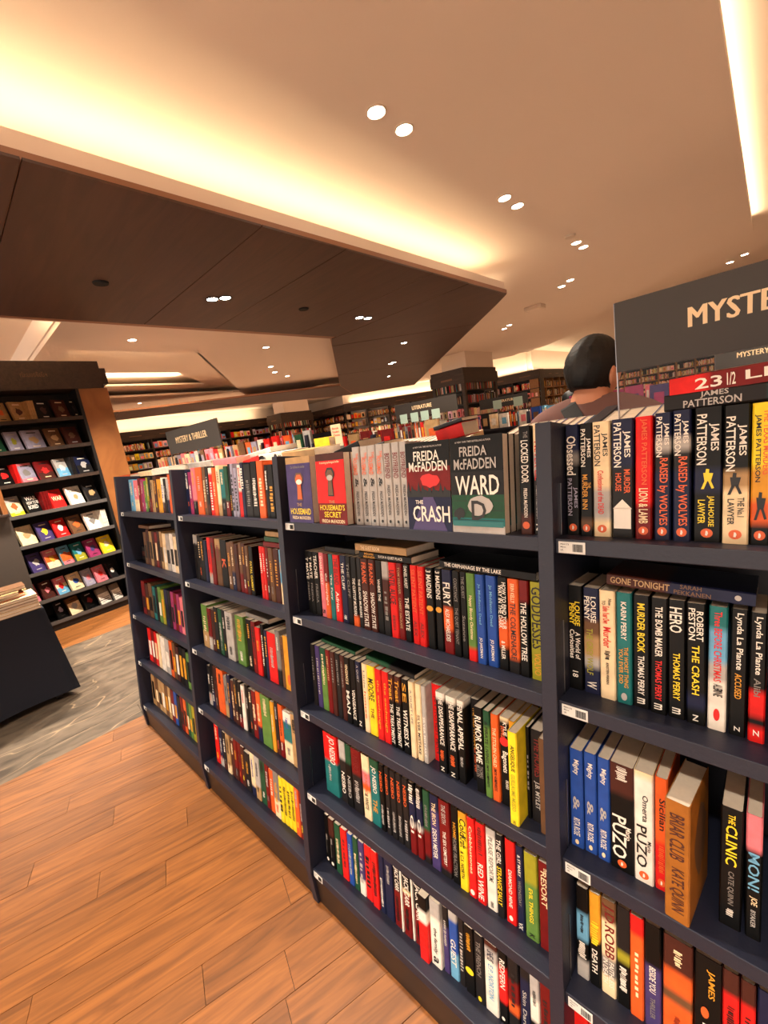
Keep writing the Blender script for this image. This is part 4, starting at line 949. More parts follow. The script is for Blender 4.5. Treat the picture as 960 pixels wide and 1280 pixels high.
# ================================================================ ceiling
def slab(name, pts, z0, z1, mat, parent=None, kind='structure'):
    a = sum(pts[i][0]*pts[(i+1) % len(pts)][1]-pts[(i+1) % len(pts)][0]*pts[i][1] for i in range(len(pts)))
    if a < 0: pts = pts[::-1]
    o = MB().prism(pts, z0, z1).build(name, mat, parent)
    if kind: o['kind'] = kind
    return o
cl = slab('ceiling', [(-16, -8), (12, -8), (12, 28), (-16, 28)], ZT, ZT+.08, M['white'])
slab('ceiling', [up(*p) for p in [(-1.2, -8), (2.84, -8), (2.74, 6.73), (.91, 8.73), (-2.23, 12.17), (-3.39, 13.0), (-6.6, 11.4), (-1.9, 6.6), (-1.2, 4.6)]], ZM, ZM+.06, M['white'])
slab('ceiling', [up(*p) for p in [(1.6, -8), (12, -8), (12, -.6), (2.2, 9.1), (0, 11.3), (-2.4, 13.6), (-3.4, 14.2), (-5.0, 12.2), (.4, 6.6), (1.6, 5.2)]], ZN, ZN+.06, M['white'])
# brown veneered soffit: backing coloured tan as its lit edge, panels hung under it
bs = slab('ceiling', [(-1.68, -8), (.585, -8), (.5, 4.63), (.2, 4.95), (-3.09, 8.28), (-6.9, 12.2), (-8.55, 10.6), (-9.4, 6.4), (-10.8, 3.2), (-10.6, -2), (-9.0, -2), (-8.86, 2.84), (-6.28, 7.88), (-1.82, 3.69)], 3.056, 3.10, M['edge'])
def seam_panels():
    ys = [-8, -5.5, -3.3, -1.4, -.14, 1.08, 1.83, 3.0, 3.69]
    for a, b in zip(ys, ys[1:]):
        xl, xr = -1.678, .583-.018*0
        xr0 = .583-max(0, (a+2))*.0125; xr1 = .583-max(0, (b+2))*.0125
        slab('ceiling_panel', [(xl, a+.004), (xr0, a+.004), (xr1, b-.004), (xl-.02*0, b-.004)], 3.044, 3.057, M['brown'], bs, None)
    P = [[(-1.80, 3.70), (.505, 3.70), (.498, 4.62), (.2, 4.94), (-.55, 5.70), (-2.16, 4.02)],
         [(-2.18, 4.04), (-.56, 5.71), (-3.08, 8.26), (-4.6, 6.31)], [(-4.62, 6.33), (-3.09, 8.27), (-6.9, 12.18), (-8.53, 10.6), (-6.28, 7.9)],
         [(-8.55, 10.55), (-9.39, 6.4), (-8.0, 4.53), (-6.29, 7.87)], [(-9.4, 6.37), (-10.78, 3.2), (-8.88, 2.84), (-8.02, 4.5)], [(-10.78, 3.18), (-10.6, -2), (-9.0, -2), (-8.87, 2.82)]]
    for p in P: slab('ceiling_panel', p, 3.044, 3.057, M['brown'], bs, None)
seam_panels()
# white lip that hides the cove strips on top of the soffit
slab('ceiling_lip', [(.555, -8), (.575, -8), (.49, 4.6), (.47, 4.6)], 3.10, 3.185, M['white'])
slab('ceiling_lip', [(.47, 4.6), (.49, 4.6), (.19, 4.93), (-6.9, 12.15), (-6.92, 12.12)], 3.10, 3.185, M['white'])
slab('led_strip', [(.30, -7), (.34, -7), (.28, 4.4), (.24, 4.4)], 3.10, 3.106, M['led'], kind='structure')
# tray ceiling on the left, with two lit recesses
T = 3.30
slab('ceiling', [(-1.64, -8), (-1.64, 3.9), (-2.65, 4.6), (-2.65, -8)], T, T+.06, M['white'])
slab('ceiling', [(-2.65, .62), (-2.65, 4.6), (-3.87, 5.8), (-3.87, .9), (-3.87, .62)], T, T+.06, M['white'])
slab('ceiling', [(-3.87, 2.65), (-3.87, 5.8), (-6.4, 8.3), (-9.2, 8.3), (-9.2, 6.6), (-8.13, 5.76)], T, T+.06, M['white'])
slab('ceiling', [(-3.87, .62), (-3.87, .92), (-9.2, .92), (-9.2, .62)], T, T+.06, M['white'])
slab('ceiling', [(-2.65, -8), (-12, -8), (-12, .62), (-2.65, .62)], 3.62, 3.66, M['white'])
slab('ceiling', [(-9.2, .60), (-2.63, .60), (-2.63, .63), (-9.2, .63)], T+.06, 3.62, M['white'])
slab('ceiling', [(-3.87, 2.65), (-8.13, 5.76), (-8.15, 5.79), (-3.87, 2.69)], T, 3.62, M['white'])
HR = [(-7.0, 1.9), (-7.07, 3.7), (-8.66, 5.04), (-8.5, 1.9)]
slab('ceiling', [(-3.6, .7), (-7.0, .7), (-7.0, 1.9), (-7.07, 3.7), (-8.66, 5.04), (-9.6, 7.0), (-3.6, 3.4)], 3.62, 3.66, M['white'])
slab('ceiling', [(-7.0, .7), (-9.9, .7), (-9.9, 7.0), (-9.6, 7.0), (-8.66, 5.04), (-8.5, 1.9), (-7.0, 1.9)], 3.62, 3.66, M['white'])
slab('ceiling', [(-6.6, 1.4), (-9.4, 1.4), (-9.4, 5.6), (-6.6, 5.6)], 3.80, 3.84, M['white'])
slab('ceiling', [(-16, -8), (-9.2, -8), (-9.2, 8.3), (-6.4, 8.3), (-6.4, 20), (-16, 20)], 3.45, 3.5, M['white'])
slab('ceiling_lip', [(-2.65, -8), (-2.63, -8), (-2.63, .62), (-2.65, .62)], T+.06, T+.10, M['white'])
slab('ceiling_lip', [(-3.87, .92), (-3.85, .92), (-3.85, 2.65), (-3.87, 2.65)], T+.06, T+.10, M['white'])
area('cove_light', (-2.80, -2.0, 3.385), .10, 5.0, 50, UPR)
area('cove_light', (-4.05, 1.8, 3.385), .10, 1.6, 60, UPR)
area('cove_light', (-7.9, 3.2, 3.70), 1.0, 2.0, 30, UPR)
area('cove_light', (-6.0, 4.55, 3.385), .06, 4.6, 40, (math.pi, 0, R(54)))
def downlight(x, y, z, lit=True, label='', dx=0, pair=None):
    d = empty('downlight', (x, y, z), label=label, cat='ceiling light', group='recessed downlights')
    r = .052
    MB().lathe([(r*1.16, 0), (r*1.16, -.006), (r, -.007), (r*.92, .0), (r*.92, -.002)], 18).build('trim_ring', M['ring'] if z > 3.1 else M['black'], d)
    MB().lathe([(0.0001, -.003), (r*.9, -.003)], 18).build('lamp_face', M['lampw'] if lit else M['dark'], d)
    return d
PN = ['nearest', 'second', 'third', 'fourth', 'fifth', 'sixth', 'seventh']
for q, (x, y) in enumerate([(1.41, 1.31), (1.37, 2.87), (1.36, 4.59), (.61, 6.24), (-1.25, 8.12)]):
    dx, dy = (0, .235) if q < 3 else ((.19, -.19) if q == 3 else (.22, -.22))
    downlight(*up(x, y), ZM, label='round lit downlight, farther-left one of the %s pair in the white ceiling' % PN[q])
    downlight(*up(x+dx, y+dy), ZM, label='round lit downlight, right one of the %s pair in the white ceiling' % PN[q])
for q, (x, y) in enumerate([(1.37, -1.75), (1.37, -.10)]):
    downlight(*up(x, y), ZM, label='round lit downlight in the white ceiling overhead, %s row position' % PN[q])
for q, (x, y) in enumerate([(2.37, 9.03), (2.57, 8.75)]): downlight(*up(x, y), ZN, label='lit downlight above the large sign, %s one' % ('left', 'right')[q])
for q, (x, y) in enumerate([(-.79, 1.38), (-.72, 1.47), (-.83, 3.32), (-.82, 3.46), (-1.77, 5.34), (-3.40, 6.84), (-3.25, 6.78), (-4.96, 8.54)]):
    downlight(x, y, 3.044, label='small lit downlight in the brown soffit, number %s from the camera' % ORD[q+1])
for q, (x, y) in enumerate([(-3.24, 1.5), (-3.37, 3.63), (-4.9, 4.7), (-5.5, 5.2), (-6.0, 5.9)]):
    downlight(x, y, T, label='lit downlight in the left white tray ceiling, %s from the camera' % ORD[q+1])
for q, p in enumerate([(-10.5, 3.9), (-10.6, 6.3), (-11, 8.4), (-10.3, 9.4), (-9.6, 10.3), (-8.3, 11.8), (-7.6, 12.4)]):
    downlight(*p, 3.45, label='far lit downlight before the rear wall shelves, %s from the left' % ORD[q+1])
for n_, x, y, z, lab in (('sprinkler', -.72, .47, 3.044, 'dark round sprinkler cover in the brown soffit at left'), ('sprinkler', -.76, 2.40, 3.044, 'dark round sprinkler cover in the brown soffit beyond the lights')):
    tag(MB().lathe([(.0001, -.012), (.05, -.012), (.055, 0)], 18).build(n_, M['dark'], loc=(x, y, z)), lab, 'sprinkler')
d = empty('smoke_detector', (*up(1.39, 4.30), ZM), label='small white disc detector beside the third pair of downlights', cat='detector')
MB().lathe([(.0001, -.02), (.05, -.02), (.06, 0)], 18).build('disc', M['ring'], d)
cs = empty('ceiling_speaker', (*up(-.10, 6.95), ZM), label='square white box hanging under the white ceiling', cat='speaker')
bx('housing', (-.16, -.12, -.07), (.16, .12, 0), M['ring'], cs, .01); bx('grille', (-.12, -.09, -.074), (.12, .09, -.070), M['white'], cs)
# ================================================================ walls
def wall(name, a, b, z0=0, z1=3.86, th=.1, mat=None):
    dx, dy = b[0]-a[0], b[1]-a[1]; L_ = math.hypot(dx, dy)
    o = bx(name, (0, 0, z0), (L_, th, z1), mat or M['white'], loc=(a[0], a[1], 0), rot=(0, 0, math.atan2(dy, dx))); o['kind'] = 'structure'; return o
wall('wall_left', (-15.0, 28), (-15.0, -8), th=-.1) if False else None
wall('wall_left', (-14.85, -8), (-14.85, 13.5))
wall('wall_back', (-14.85, 13.4), (-11.2, 13.3)); wall('wall_back', (-11.45, 12.7), (-7.2, 18.1)); wall('wall_back', (-7.4, 16.65), (-4.3, 16.65))
wall('wall_back', (-4.5, 16.6), (-4.5, 27.6)); wall('wall_back', (-4.5, 27.4), (9, 27.4)); wall('wall_right', (9.5, 27.6), (9.5, -8))
# ================================================================ background bookcases
def tint(rng, keys): return s2l(tuple(max(.02, min(1, v*rng.uniform(.85, 1.1))) for v in PAL[rng.choice(keys)]))
def stock(rng, w, h, dep, face=False, keys='KknbcgGorRmyYwWespPBTlMt'):
    m_ = MB()
    return m_
def wallcase(x, y, rz, width, cols, label, blabel, seed, keys='KkoRrmyYwWespPBTlM', ht=2.97, levels=7, face=.35, mat='casew', zmin=0):
    c = empty('wall_bookcase', (x, y, 0), (0, 0, rz), label=label, cat='bookcase', group='tall wall bookcases'); D = .38; rng = random.Random(seed)
    hd = ht-.34; mm = M[mat]
    bx('header', (-.03, -.04, hd), (width+.03, D, ht), M['casew'], c)
    bx('back_panel', (0, D-.02, 0), (width, D, hd), M['black'], c); bx('plinth', (0, .03, 0), (width, D-.02, .1), M['casew'], c)
    cw = width/cols
    for k in range(cols+1): bx('upright', (k*cw-.02, 0, .1), (k*cw+.02, D-.02, hd), mm, c)
    for k in range(cols):
        n = MB()
        for t in range(3): n.box(0, 0, 0, .01, .01, .01) if False else None
        flat = MB().box(k*cw+cw*.3, -.043, hd+.14, k*cw+cw*.7, -.04, hd+.17).build('header_lettering', txm('B'), c)
    gap = (hd-.12)/levels; m_ = MB()
    for l in range(levels):
        z = .1+l*gap
        for k in range(cols):
            bx('shelf', (k*cw+.021, .01, z), (k*cw+cw-.021, D-.02, z+.03), mm, c)
            if z < 1.0: 
                continue
            xx = k*cw+.04; end = (k+1)*cw-.05; isf = rng.random() < face
            while xx < end:
                w = rng.uniform(.14, .17) if isf else rng.uniform(.018, .042); h = rng.uniform(.2, min(.25, gap-.05)); cc = tint(rng, keys)
                if xx+w > end: break
                d0 = .03 if isf else .04+rng.uniform(0, .02)
                m_.box(xx, d0, z+.031, xx+w-.002, d0+(.03 if isf else .15), z+.031+h, cc); 
                if isf: 
                    a_ = tint(rng, keys); m_.box(xx+w*.2, d0-.002, z+.06, xx+w*.8, d0, z+.031+h*rng.uniform(.5, .9), a_)
                else:
                    m_.box(xx+w*.2, d0-.0015, z+.031+h*.25, xx+w*.75, d0, z+.031+h*.75, tint(rng, 'wWYK'))
                xx += w+(.012 if isf else 0)+(rng.uniform(.05, .2) if rng.random() < .04 else 0)
    b = m_.build('shelved_books', M['cover'], None, (x, y, 0), (0, 0, rz)); tag(b, blabel, 'books', 'far wall stock', 'stuff')
    return c
q = math.pi/2
wallcase(-14.4, 3.2, q, 6.4, 6, 'long dark wall bookcase at far left with colourful covers', 'colourful books on the far left wall bookcase', 11, face=.75, keys='PrWyYTlMwocWPs')
wallcase(-14.4, 9.62, q, 3.6, 3, 'dark wall bookcase left of the far column, behind the first one', 'books on the wall bookcase beside the far column', 12, face=.5)
wallcase(-11.2, 12.5, math.atan2(5.4, 4.25), 5.1, 5, 'dark slanting rear wall bookcase left of the brown column', 'dark books on the slanting rear wall bookcase', 13, face=.2, keys='kmRBTYWsr')
wallcase(-7.3, 16.2, 0, 3.45, 3, 'dark rear bookcase right of the book-lined column', 'books on the rear bookcase right of the column', 14, keys='wWTRrBmekP')
wallcase(-3.92, 16.25, q, 6.0, 8, 'warm wood-framed rear bookcase behind the standing customer', 'books on the wood-framed rear bookcase', 15, keys='WTYBwmek', mat='tanwood')
wallcase(-4.1, 26.5, 0, 7.2, 9, 'long light wood rear bookcase seen below the large sign', 'books on the long rear bookcase below the large sign', 16, keys='WTYBwWPT', mat='tanwood')
wallcase(-14.3, 12.75, 0, 3.0, 3, 'dark rear bookcase in the corner left of the slanting one', 'books on the rear corner bookcase', 17, keys='KkmRBTYWr')
# cove strips on the case tops wash the wall above
area('cove_light', (-14.5, 5.4, 3.02), .1, 9.5, 26, (math.pi, R(-20), 0)); area('cove_light', (-9.2, 15.4, 3.02), 6.4, .1, 20, (math.pi, 0, R(51.8)))
area('cove_light', (-5.6, 16.45, 3.02), 3.4, .1, 14, UPR); area('cove_light', (-4.2, 21, 3.02), .1, 9, 24, UPR); area('cove_light', (-.5, 26.9, 3.02), 7, .1, 25, UPR)
def tower(x0, x1, y0, y1, label, seed, ht=2.97):
    c = empty('book_column', ((x0+x1)/2, (y0+y1)/2, 0), label=label, cat='bookcase', group='square book columns'); w, l = (x1-x0)/2, (y1-y0)/2; rng = random.Random(seed); hd = ht-.42
    MB().box(-w-.03, -l-.03, hd, w+.03, l+.03, ht-.12).box(-w+.0, -l+.0, ht-.12, w, l, ht).build('header', M['casew'], c)
    bx('core', (-w+.3, -l+.3, 0), (w-.3, l-.3, hd), M['black'], c)
    for sx in (-1, 1):
        for sy in (-1, 1): bx('post', (sx*w-(.10 if sx > 0 else 0), sy*l-(.10 if sy > 0 else 0), 0), (sx*w+(.10 if sx < 0 else 0), sy*l+(.10 if sy < 0 else 0), hd), M['casew'], c)
    m_ = MB(); z = .1; lv = 0
    for s_ in (('lettering', -w*.35, w*.35, -l-.034, hd+.13),): bx('header_lettering', (s_[1], s_[3], s_[4]), (s_[2], s_[3]+.003, s_[4]+.05), txm('B'), c)
    while z < hd-.2:
        bx('shelf', (-w+.01, -l+.01, z), (w-.01, l-.01, z+.035), M['black'], c)
        if z > .9:
            for side in (0, 1):
                a, b_ = (-w+.12, w-.12) if side == 0 else (-l+.12, l-.12); t = a; isf = lv % 3 == 1
                while t < b_-.03:
                    ww = rng.uniform(.13, .15) if isf else rng.uniform(.02, .045); h = rng.uniform(.19, .25); cc = tint(rng, 'wWTWP' if isf else 'kRmBeTtKwr'); t2 = min(t+ww, b_)
                    if side == 0: m_.box(t, -l+.03, z+.036, t2-.003, -l+.17, z+.036+h, cc)
                    else: m_.box(w-.17, t, z+.036, w-.03, t2-.003, z+.036+h, cc)
                    if isf and side == 0: m_.box(t+ww*.3, -l+.027, z+.07, t+ww*.65, -l+.03, z+.2, tint(rng, 'kmRR'))
                    t += ww+(.02 if isf else 0)
        z += .37; lv += 1
    b = m_.build('shelved_books', M['cover'], None, ((x0+x1)/2, (y0+y1)/2, 0)); tag(b, 'books filling the '+label.replace(' with a white shaft above', ''), 'books', 'far wall stock', 'stuff')
    s = bx('trim_1', (x0+.25, y0+.25, ht), (x1-.02, y1-.1, 3.86), M['white']); s['kind'] = 'structure'
tower(-4.56, -3.46, 9.95, 11.9, 'square dark book-lined column with a white shaft above', 21)
tower(-13.6, -12.55, 10.0, 11.7, 'far square book column at the left wall', 22)
# ================================================================ middle gondolas
def gondola(x0, x1, y, label, seed, keys, signs=(), gname='middle bookcase', top=1.40, fr=.3):
    c = empty('low_bookcase', ((x0+x1)/2, y, 0), label=label, cat='bookcase'); w = (x1-x0)/2
    for k in range(int((x1-x0)/.9)+2):
        xx = min(-w+k*.9, w-.03)
        P = [(-.23, top+.18), (-.40, 0), (.40, 0), (.23, top+.18)]
        MB().prism(P, xx, xx+.03, lambda p, z: (z, p[0], p[1])).build('upright', M['navy'], c)
        if xx >= w-.04: break
    bx('back_panel', (-w, -.01, .1), (w, .01, top+.15), M['navy_dark'], c)
    for i in range(4): hw = .24+.04*i; bx('shelf', (-w+.01, -hw, top-.33*i-.03), (w-.01, hw, top-.33*i), M['navy'], c)
    rng = random.Random(seed); xx = -w+.04; J = MB()
    while xx < w-.06:
        if rng.random() < fr:
            ww = .13; hh = rng.uniform(.2, .235); J.box(xx, -.21, top, xx+ww, -.18, top+hh, s2l(PAL[rng.choice(keys)])); J.box(xx+.03, -.212, top+.05, xx+ww-.03, -.21, top+hh*.7, s2l(PAL[rng.choice(keys)])); xx += ww+.01
        else:
            ww = rng.uniform(.022, .042); hh = rng.uniform(.195, .23); J.box(xx, -.18, top, xx+ww-.002, -.05, top+hh, s2l(PAL[rng.choice(keys)])); J.box(xx+ww*.25, -.1812, top+hh*.3, xx+ww*.7, -.18, top+hh*.8, s2l(PAL[rng.choice('wWkY')])); xx += ww
    tag(J.build('shelved_books', M['cover'], None, ((x0+x1)/2, y, 0)), 'small distant books standing on top of the '+gname, 'books', 'books too small to tell apart', 'stuff')
    return c
gondola(-5.3, -.75, 2.35, 'low navy bookcase parallel behind the far left end of the front one', 31, 'rWYTPwocBrGlWTsP', gname='long middle bookcase', top=1.54, fr=.5)
gondola(-.7, 1.02, 2.35, 'short low navy bookcase under the nearer literature sign', 34, 'YRBTrWwoKTWe', gname='literature bookcase', top=1.44, fr=.3)
ridge_sign(.33, 1.02, 2.38, 1.715, 1.852, 'dark LITERATURE sign on the low bookcase behind the black novels', 'LITERATURE', 'dark aisle signs', foot=1.4, h0=.3, h1=.62, th0=.5, th1=.75)
gondola(-3.2, 1.6, 5.35, 'second low navy bookcase farther back by the column', 32, 'wbWTPrwwcoBk', gname='farther low bookcase')
ridge_sign(-.42, .36, 5.3, 1.70, 1.85, 'farther dark LITERATURE sign left of the second customer', 'LITERATURE', 'dark aisle signs', foot=1.5, h0=.38, h1=.75, th0=.45, th1=.7)
gondola(1.55, 4.3, 3.55, 'low navy bookcase seen beyond the customer and the large sign', 33, 'MPwWMpPk', gname='bookcase under the large sign', top=1.46, fr=.5)
ridge_sign(2.66, 3.31, 3.3, 1.70, 1.84, 'smaller-looking dark sign partly hidden behind the large one', 'MYSTERY & THRILLER', 'dark aisle signs', foot=1.5)
CX = (.60, .72, .83, .945, -.02, .3)
for q, (x, y) in enumerate([(CX[0], 2.16), (CX[1], 2.16), (CX[2], 2.16), (CX[3], 2.16), (CX[4], 5.1), (CX[5], 5.1)]):
    c = empty('shelf_card', (x, y, 1.60), label='pale teal card standing among books, %s from the left' % ORD[[1,2,3,4,5,6][q]], cat='card', group='pale teal shelf cards')
    s_ = .9 if q < 4 else 1.5
    bx('card', (-.045*s_, -.001, .075), (.045*s_, .001, .075+.085*s_), M['paleteal'], c); bx('stem', (-.003, 0, -.02), (.003, .004, .08), M['chrome'], c)
c = empty('notice_card', (1.06, .95, 1.60), label='pale pink notice card with red lettering standing behind the ridge', cat='card')
bx('card', (-.045, -.002, .0), (.045, .002, .13), txm('W'), c); bx('stem', (-.004, 0, -1.6), (.004, .006, .01), M['chrome'], c); bx('foot', (-.1, -.1, -1.6), (.1, .1, -1.59), M['chrome'], c)
for q, t in enumerate(('Book', 'Readers', 'Choice')): flat_text('lettering', t, txm('r'), -.03, .03, .10-q*.02, .113-q*.02, -.003, c)
ylb = facebook(.09, .062, .03, 'y', 'bright yellow book standing behind the ridge beside the tan one', GR, Vector((1.72, .285, 1.602)), None, 0)
# ================================================================ wall display fixture at the left
FX = -2.95
f = empty('display_bookcase', (FX, .2, 0), label='tall black display bookcase with face-out books and a wooden side post', cat='bookcase')
def fb(n, a, b, mat, bev=0): return bx(n, (a[0]-FX, a[1]-.2, a[2]), (b[0]-FX, b[1]-.2, b[2]), mat, f, bev)
Y0, Y1 = -1.9, .645
hd = fb('header', (FX-.42, Y0, 2.655), (FX+.02, .94, 2.96), M['casew'], .003)
fb('header_step', (FX-.42, .94, 2.70), (FX+.01, 1.00, 2.88), M['casew'])
fb('wooden_post', (FX-.40, Y1+.03, 0), (FX, Y1+.33, 2.655), M['oak'], .003)
fb('side_panel', (FX-.40, Y1, 0), (FX+.005, Y1+.03, 2.655), M['black']); fb('side_panel', (FX-.40, Y0, 0), (FX, Y0+.03, 2.655), M['black'])
fb('back_panel', (FX-.40, Y0, 0), (FX-.38, Y1, 2.655), M['black']); fb('plinth', (FX-.36, Y0, 0), (FX-.01, Y1, .07), M['black'])
_v, _f = shape(THAI)
link('header_lettering', mesh('print', [(.0215, .22-a*.235, 2.79+c*.055) for a, c in _v], [q_[::-1] for q_ in _f], txm('B')), f)
# shelves
FZs = [2.345, 2.036, 1.69, 1.355, 1.022, .704, .382, .108]
for z in FZs:
    fb('shelf', (FX-.38, Y0+.03, z-.035), (FX, Y1, z-.008), M['black'], .002)
    fb('shelf_lip', (FX-.004, Y0+.03, z-.035), (FX+.002, Y1, z+.004), M['grey'] if z < 1.4 else M['casew'])
FB = [
 [(-.118,.022,'T','o'),(.033,.174,'T','m'),(.243,.397,'k','m'),(.406,.562,'m','B'),(.575,.64,'k','k')],
 [(-.243,-.097,'G','k'),(-.08,.052,'l','O'),(.06,.257,'l','T'),(.269,.427,'B','T'),(.432,.598,'m','B')],
 [(-.26,-.107,'K','r'),(-.067,.087,'P12 l78 P100','e'),(.091,.257,'R60 m100','r'),(.263,.399,'s50 c100','w'),(.453,.632,'n50 k100','s')],
 [(-.251,-.112,'s30 W80 y100','o'),(-.1,.046,'K','T1'),(.126,.27,'r','T2'),(.29,.456,'w','T3'),(.466,.616,'k','T')],
 [(-.242,-.08,'W','T'),(-.072,.076,'p','y'),(.078,.22,'r','w'),(.227,.378,'B','o'),(.385,.551,'w','e')],
 [(-.226,-.088,'p','s'),(-.084,.055,'P35 o65 W100','Y'),(.059,.178,'c40 o80 P100','o'),(.182,.314,'t60 O100','c'),(.317,.458,'M','p'),(.462,.616,'y','W')],
 [(-.35,-.22,'P','k'),(-.20,-.08,'m','P'),(-.069,.054,'P40 W60 c100','r'),(.06,.201,'W','b'),(.205,.318,'l','P'),(.321,.453,'P','r'),(.474,.561,'k','w')],
 [(-.139,-.027,'K','l'),(-.02,.121,'B30 W100','s'),(.138,.275,'K','R'),(.284,.43,'e35 w100','K'),(.438,.549,'e35 w100','K')]]
LV = ['top', 'second', 'third', 'fourth', 'fifth', 'sixth', 'seventh', 'bottom']
for li, row_ in enumerate(FB):
    for k, (a, b_, cov, art) in enumerate(row_):
        w = (b_-a)*.97; h = .222 if li < 6 else .205; big = cov[0]
        lab = '%s face-out book, %s from left on the %s level of the display bookcase' % (CNAME[big], ORD[k+1], LV[li])
        o = empty('hardcover_book', (FX-.055, (a+b_)/2, FZs[li]-.006), (0, 0, 0), label=lab, cat='book', group='face-out books on the display bookcase')
        o.rotation_euler = (Matrix.Rotation(q, 3, 'Z') @ Matrix.Rotation(R(-14), 3, 'X')).to_euler()
        # facing +x : local -y points to +x
        faceparts(o, w, h, .03, cov)
        it = []
        if art[0] == 'T' and len(art) > 1:
            if art == 'T1': it = [('WAR', 'w', .12, .9, .14, .34), ('HOW TO BE', 'w', .12, .95, .38, .54), ('BORED', 'w', .12, .8, .58, .78)]
            if art == 'T2': it = [('WAR', 'W', .12, .9, .35, .6), ('THE STORE', 'R', .2, .8, .12, .2)]
            if art == 'T3': it = [('REAL LIFE', 'e', .2, .8, .2, .3), (blob(12, 3), 'T', .3, .7, .4, .75)]
        elif art == 'K' and li == 7: it = [(sq, 'K', .05, .95, .62, .645), (sq, 'k', .0, .8, .72, .76), (sq, 'K', .2, 1., .84, .86)]
        else: it = [(blob(13, li*9+k, .5), art, .2, .8, .28, .72), (sq, random.Random(li*5+k).choice('wWkKs'), .25, .75, .12, .17), (sq, random.Random(li+k).choice('wWkKs'), .3, .7, .82, .86)]
        ftext(o, w, h, it)
    # a few spine-out copies beside them
for li, y0_, y1_, c in ((0, .178, .238, 'T'), (2, -.105, -.07, 'r'), (2, .402, .45, 'k'), (3, .05, .122, 'R'), (4, .553, .61, 'w')):
    n = max(2, round((y1_-y0_)/.022)); w = (y1_-y0_)/n
    for k in range(n):
        make_book(w-.001, .215, .13, c, '', '%s spine-out book, %s in the small group on %s level of display bookcase' % (CNAME[c], ORD[k+1], LV[li]), 'spine-out books on the display bookcase', (FX-.05, y0_+w*(k+.5), FZs[li]-.006), (0, 0, q), name='hardcover_book')
# nearer wooden display stand, cut by the left edge of the frame
n_ = empty('display_stand', (-2.3, -.9, 0), label='taupe stand with a wooden side post at the left frame edge', cat='stand')
bx('body', (-.45, -.9, 0), (0, .58, 1.40), M['taupe'], n_, .004); bx('ledge', (-.45, -.9, 1.40), (.03, .575, 1.425), M['casew'], n_, .002)
bx('side_post', (-.45, .545, 1.425), (.012, .58, 2.6), M['oak'], n_, .002); bx('back_panel', (-.45, -.9, 1.425), (-.43, .545, 2.6), M['black'], n_); bx('shelf', (-.43, -.9, 1.80), (0, .545, 1.825), M['casew'], n_)
o = empty('hardcover_book', (-2.34, -.44, 1.426), (Matrix.Rotation(q, 3, 'Z') @ Matrix.Rotation(R(-12), 3, 'X')).to_euler(), label='white face-out book on the ledge of the taupe stand', cat='book'); faceparts(o, .15, .22, .03, 'w'); ftext(o, .15, .22, [(blob(9, 2), 'k', .3, .8, .3, .6)])
# ================================================================ cloth-covered table
tb = empty('display_table', (-1.55, -1.1, 0), label='table under a floor-length navy cloth, stacked with large books', cat='table')
bx('tabletop', (-.52, -.75, .70), (.50, .68, .742), M['navy_dark'], tb)
for sx in (-.46, .44):
    for sy in (-.68, .62): bx('leg', (sx-.02, sy-.02, 0), (sx+.02, sy+.02, .70), M['black'], tb)
def cloth():
    P = []; x0, x1, y0, y1 = -.53, .52, -.76, .69; n = 26
    for (a, b_) in (((x0, y0), (x1, y0)), ((x1, y0), (x1, y1)), ((x1, y1), (x0, y1)), ((x0, y1), (x0, y0))):
        for k in range(n): t = k/n; P.append((a[0]+(b_[0]-a[0])*t, a[1]+(b_[1]-a[1])*t, min(t, 1-t)))
    V = []; L_ = [.748, .744, .72, .55, .38, .2, .055]; N = len(P)
    for li, z in enumerate(L_):
        for k, (x, y, e) in enumerate(P):
            fl_ = 0 if li == 0 else (.004+.045*((.744-z)/.744)**1.1*(.45+.9*max(0, 1-e*9)+.35*math.sin(k*.62+.6)*(z < .7)))
            r_ = math.hypot(x, y); V.append((x*(1+fl_/abs(r_)), y*(1+fl_/abs(r_)), z))
    F_ = [tuple(range(N))]
    for li in range(len(L_)-1):
        for k in range(N): j = (k+1) % N; F_.append((li*N+k, (li+1)*N+k, (li+1)*N+j, li*N+j))
    me = mesh('cloth', V, F_, M['cloth'])
    for p in me.polygons: p.use_smooth = p.index > 0
    o = link('tablecloth', me, loc=(-1.55, -1.1, 0)); tag(o, 'navy floor-length cloth draped over the display table', 'tablecloth')
cloth()
rr = random.Random(3); GS = 'large books stacked on the cloth-covered table'
def hardlie(x0, x1, y0, y1, z, t, cov, label): 
    o = empty('hardcover_book', ((x0+x1)/2, y0, z), label=label, cat='book', group=GS); o.rotation_euler = (math.pi/2, 0, 0) if False else (0, 0, 0)
    w, d = x1-x0, y1-y0; c = parse(cov)[0][1]
    MB().box(-w/2, 0, 0, w/2, d, .0025, c).box(-w/2, 0, t-.0025, w/2, d, t, c).box(-w/2, 0, .0025, -w/2+.003, d, t-.0025, c).build('cover', M['cover'], o)
    bx('page_block', (-w/2+.003, .004, .0025), (w/2-.004, d-.004, t-.0025), M['page'], o); return o
for st, (yy_, hh) in enumerate(((-.80, 5), (-1.13, 5), (-1.46, 4))):
    for k in range(hh): hardlie(-1.30+rr.uniform(-.006, .006), -1.035+rr.uniform(-.008, .004), yy_+.06, yy_+.38, .75+k*.0225, .022, 'TWTBW'[k], 'pale-edged large book, %s up in the %s stack on the table' % (ORD[k+1], ('farthest', 'middle', 'nearest')[st]))
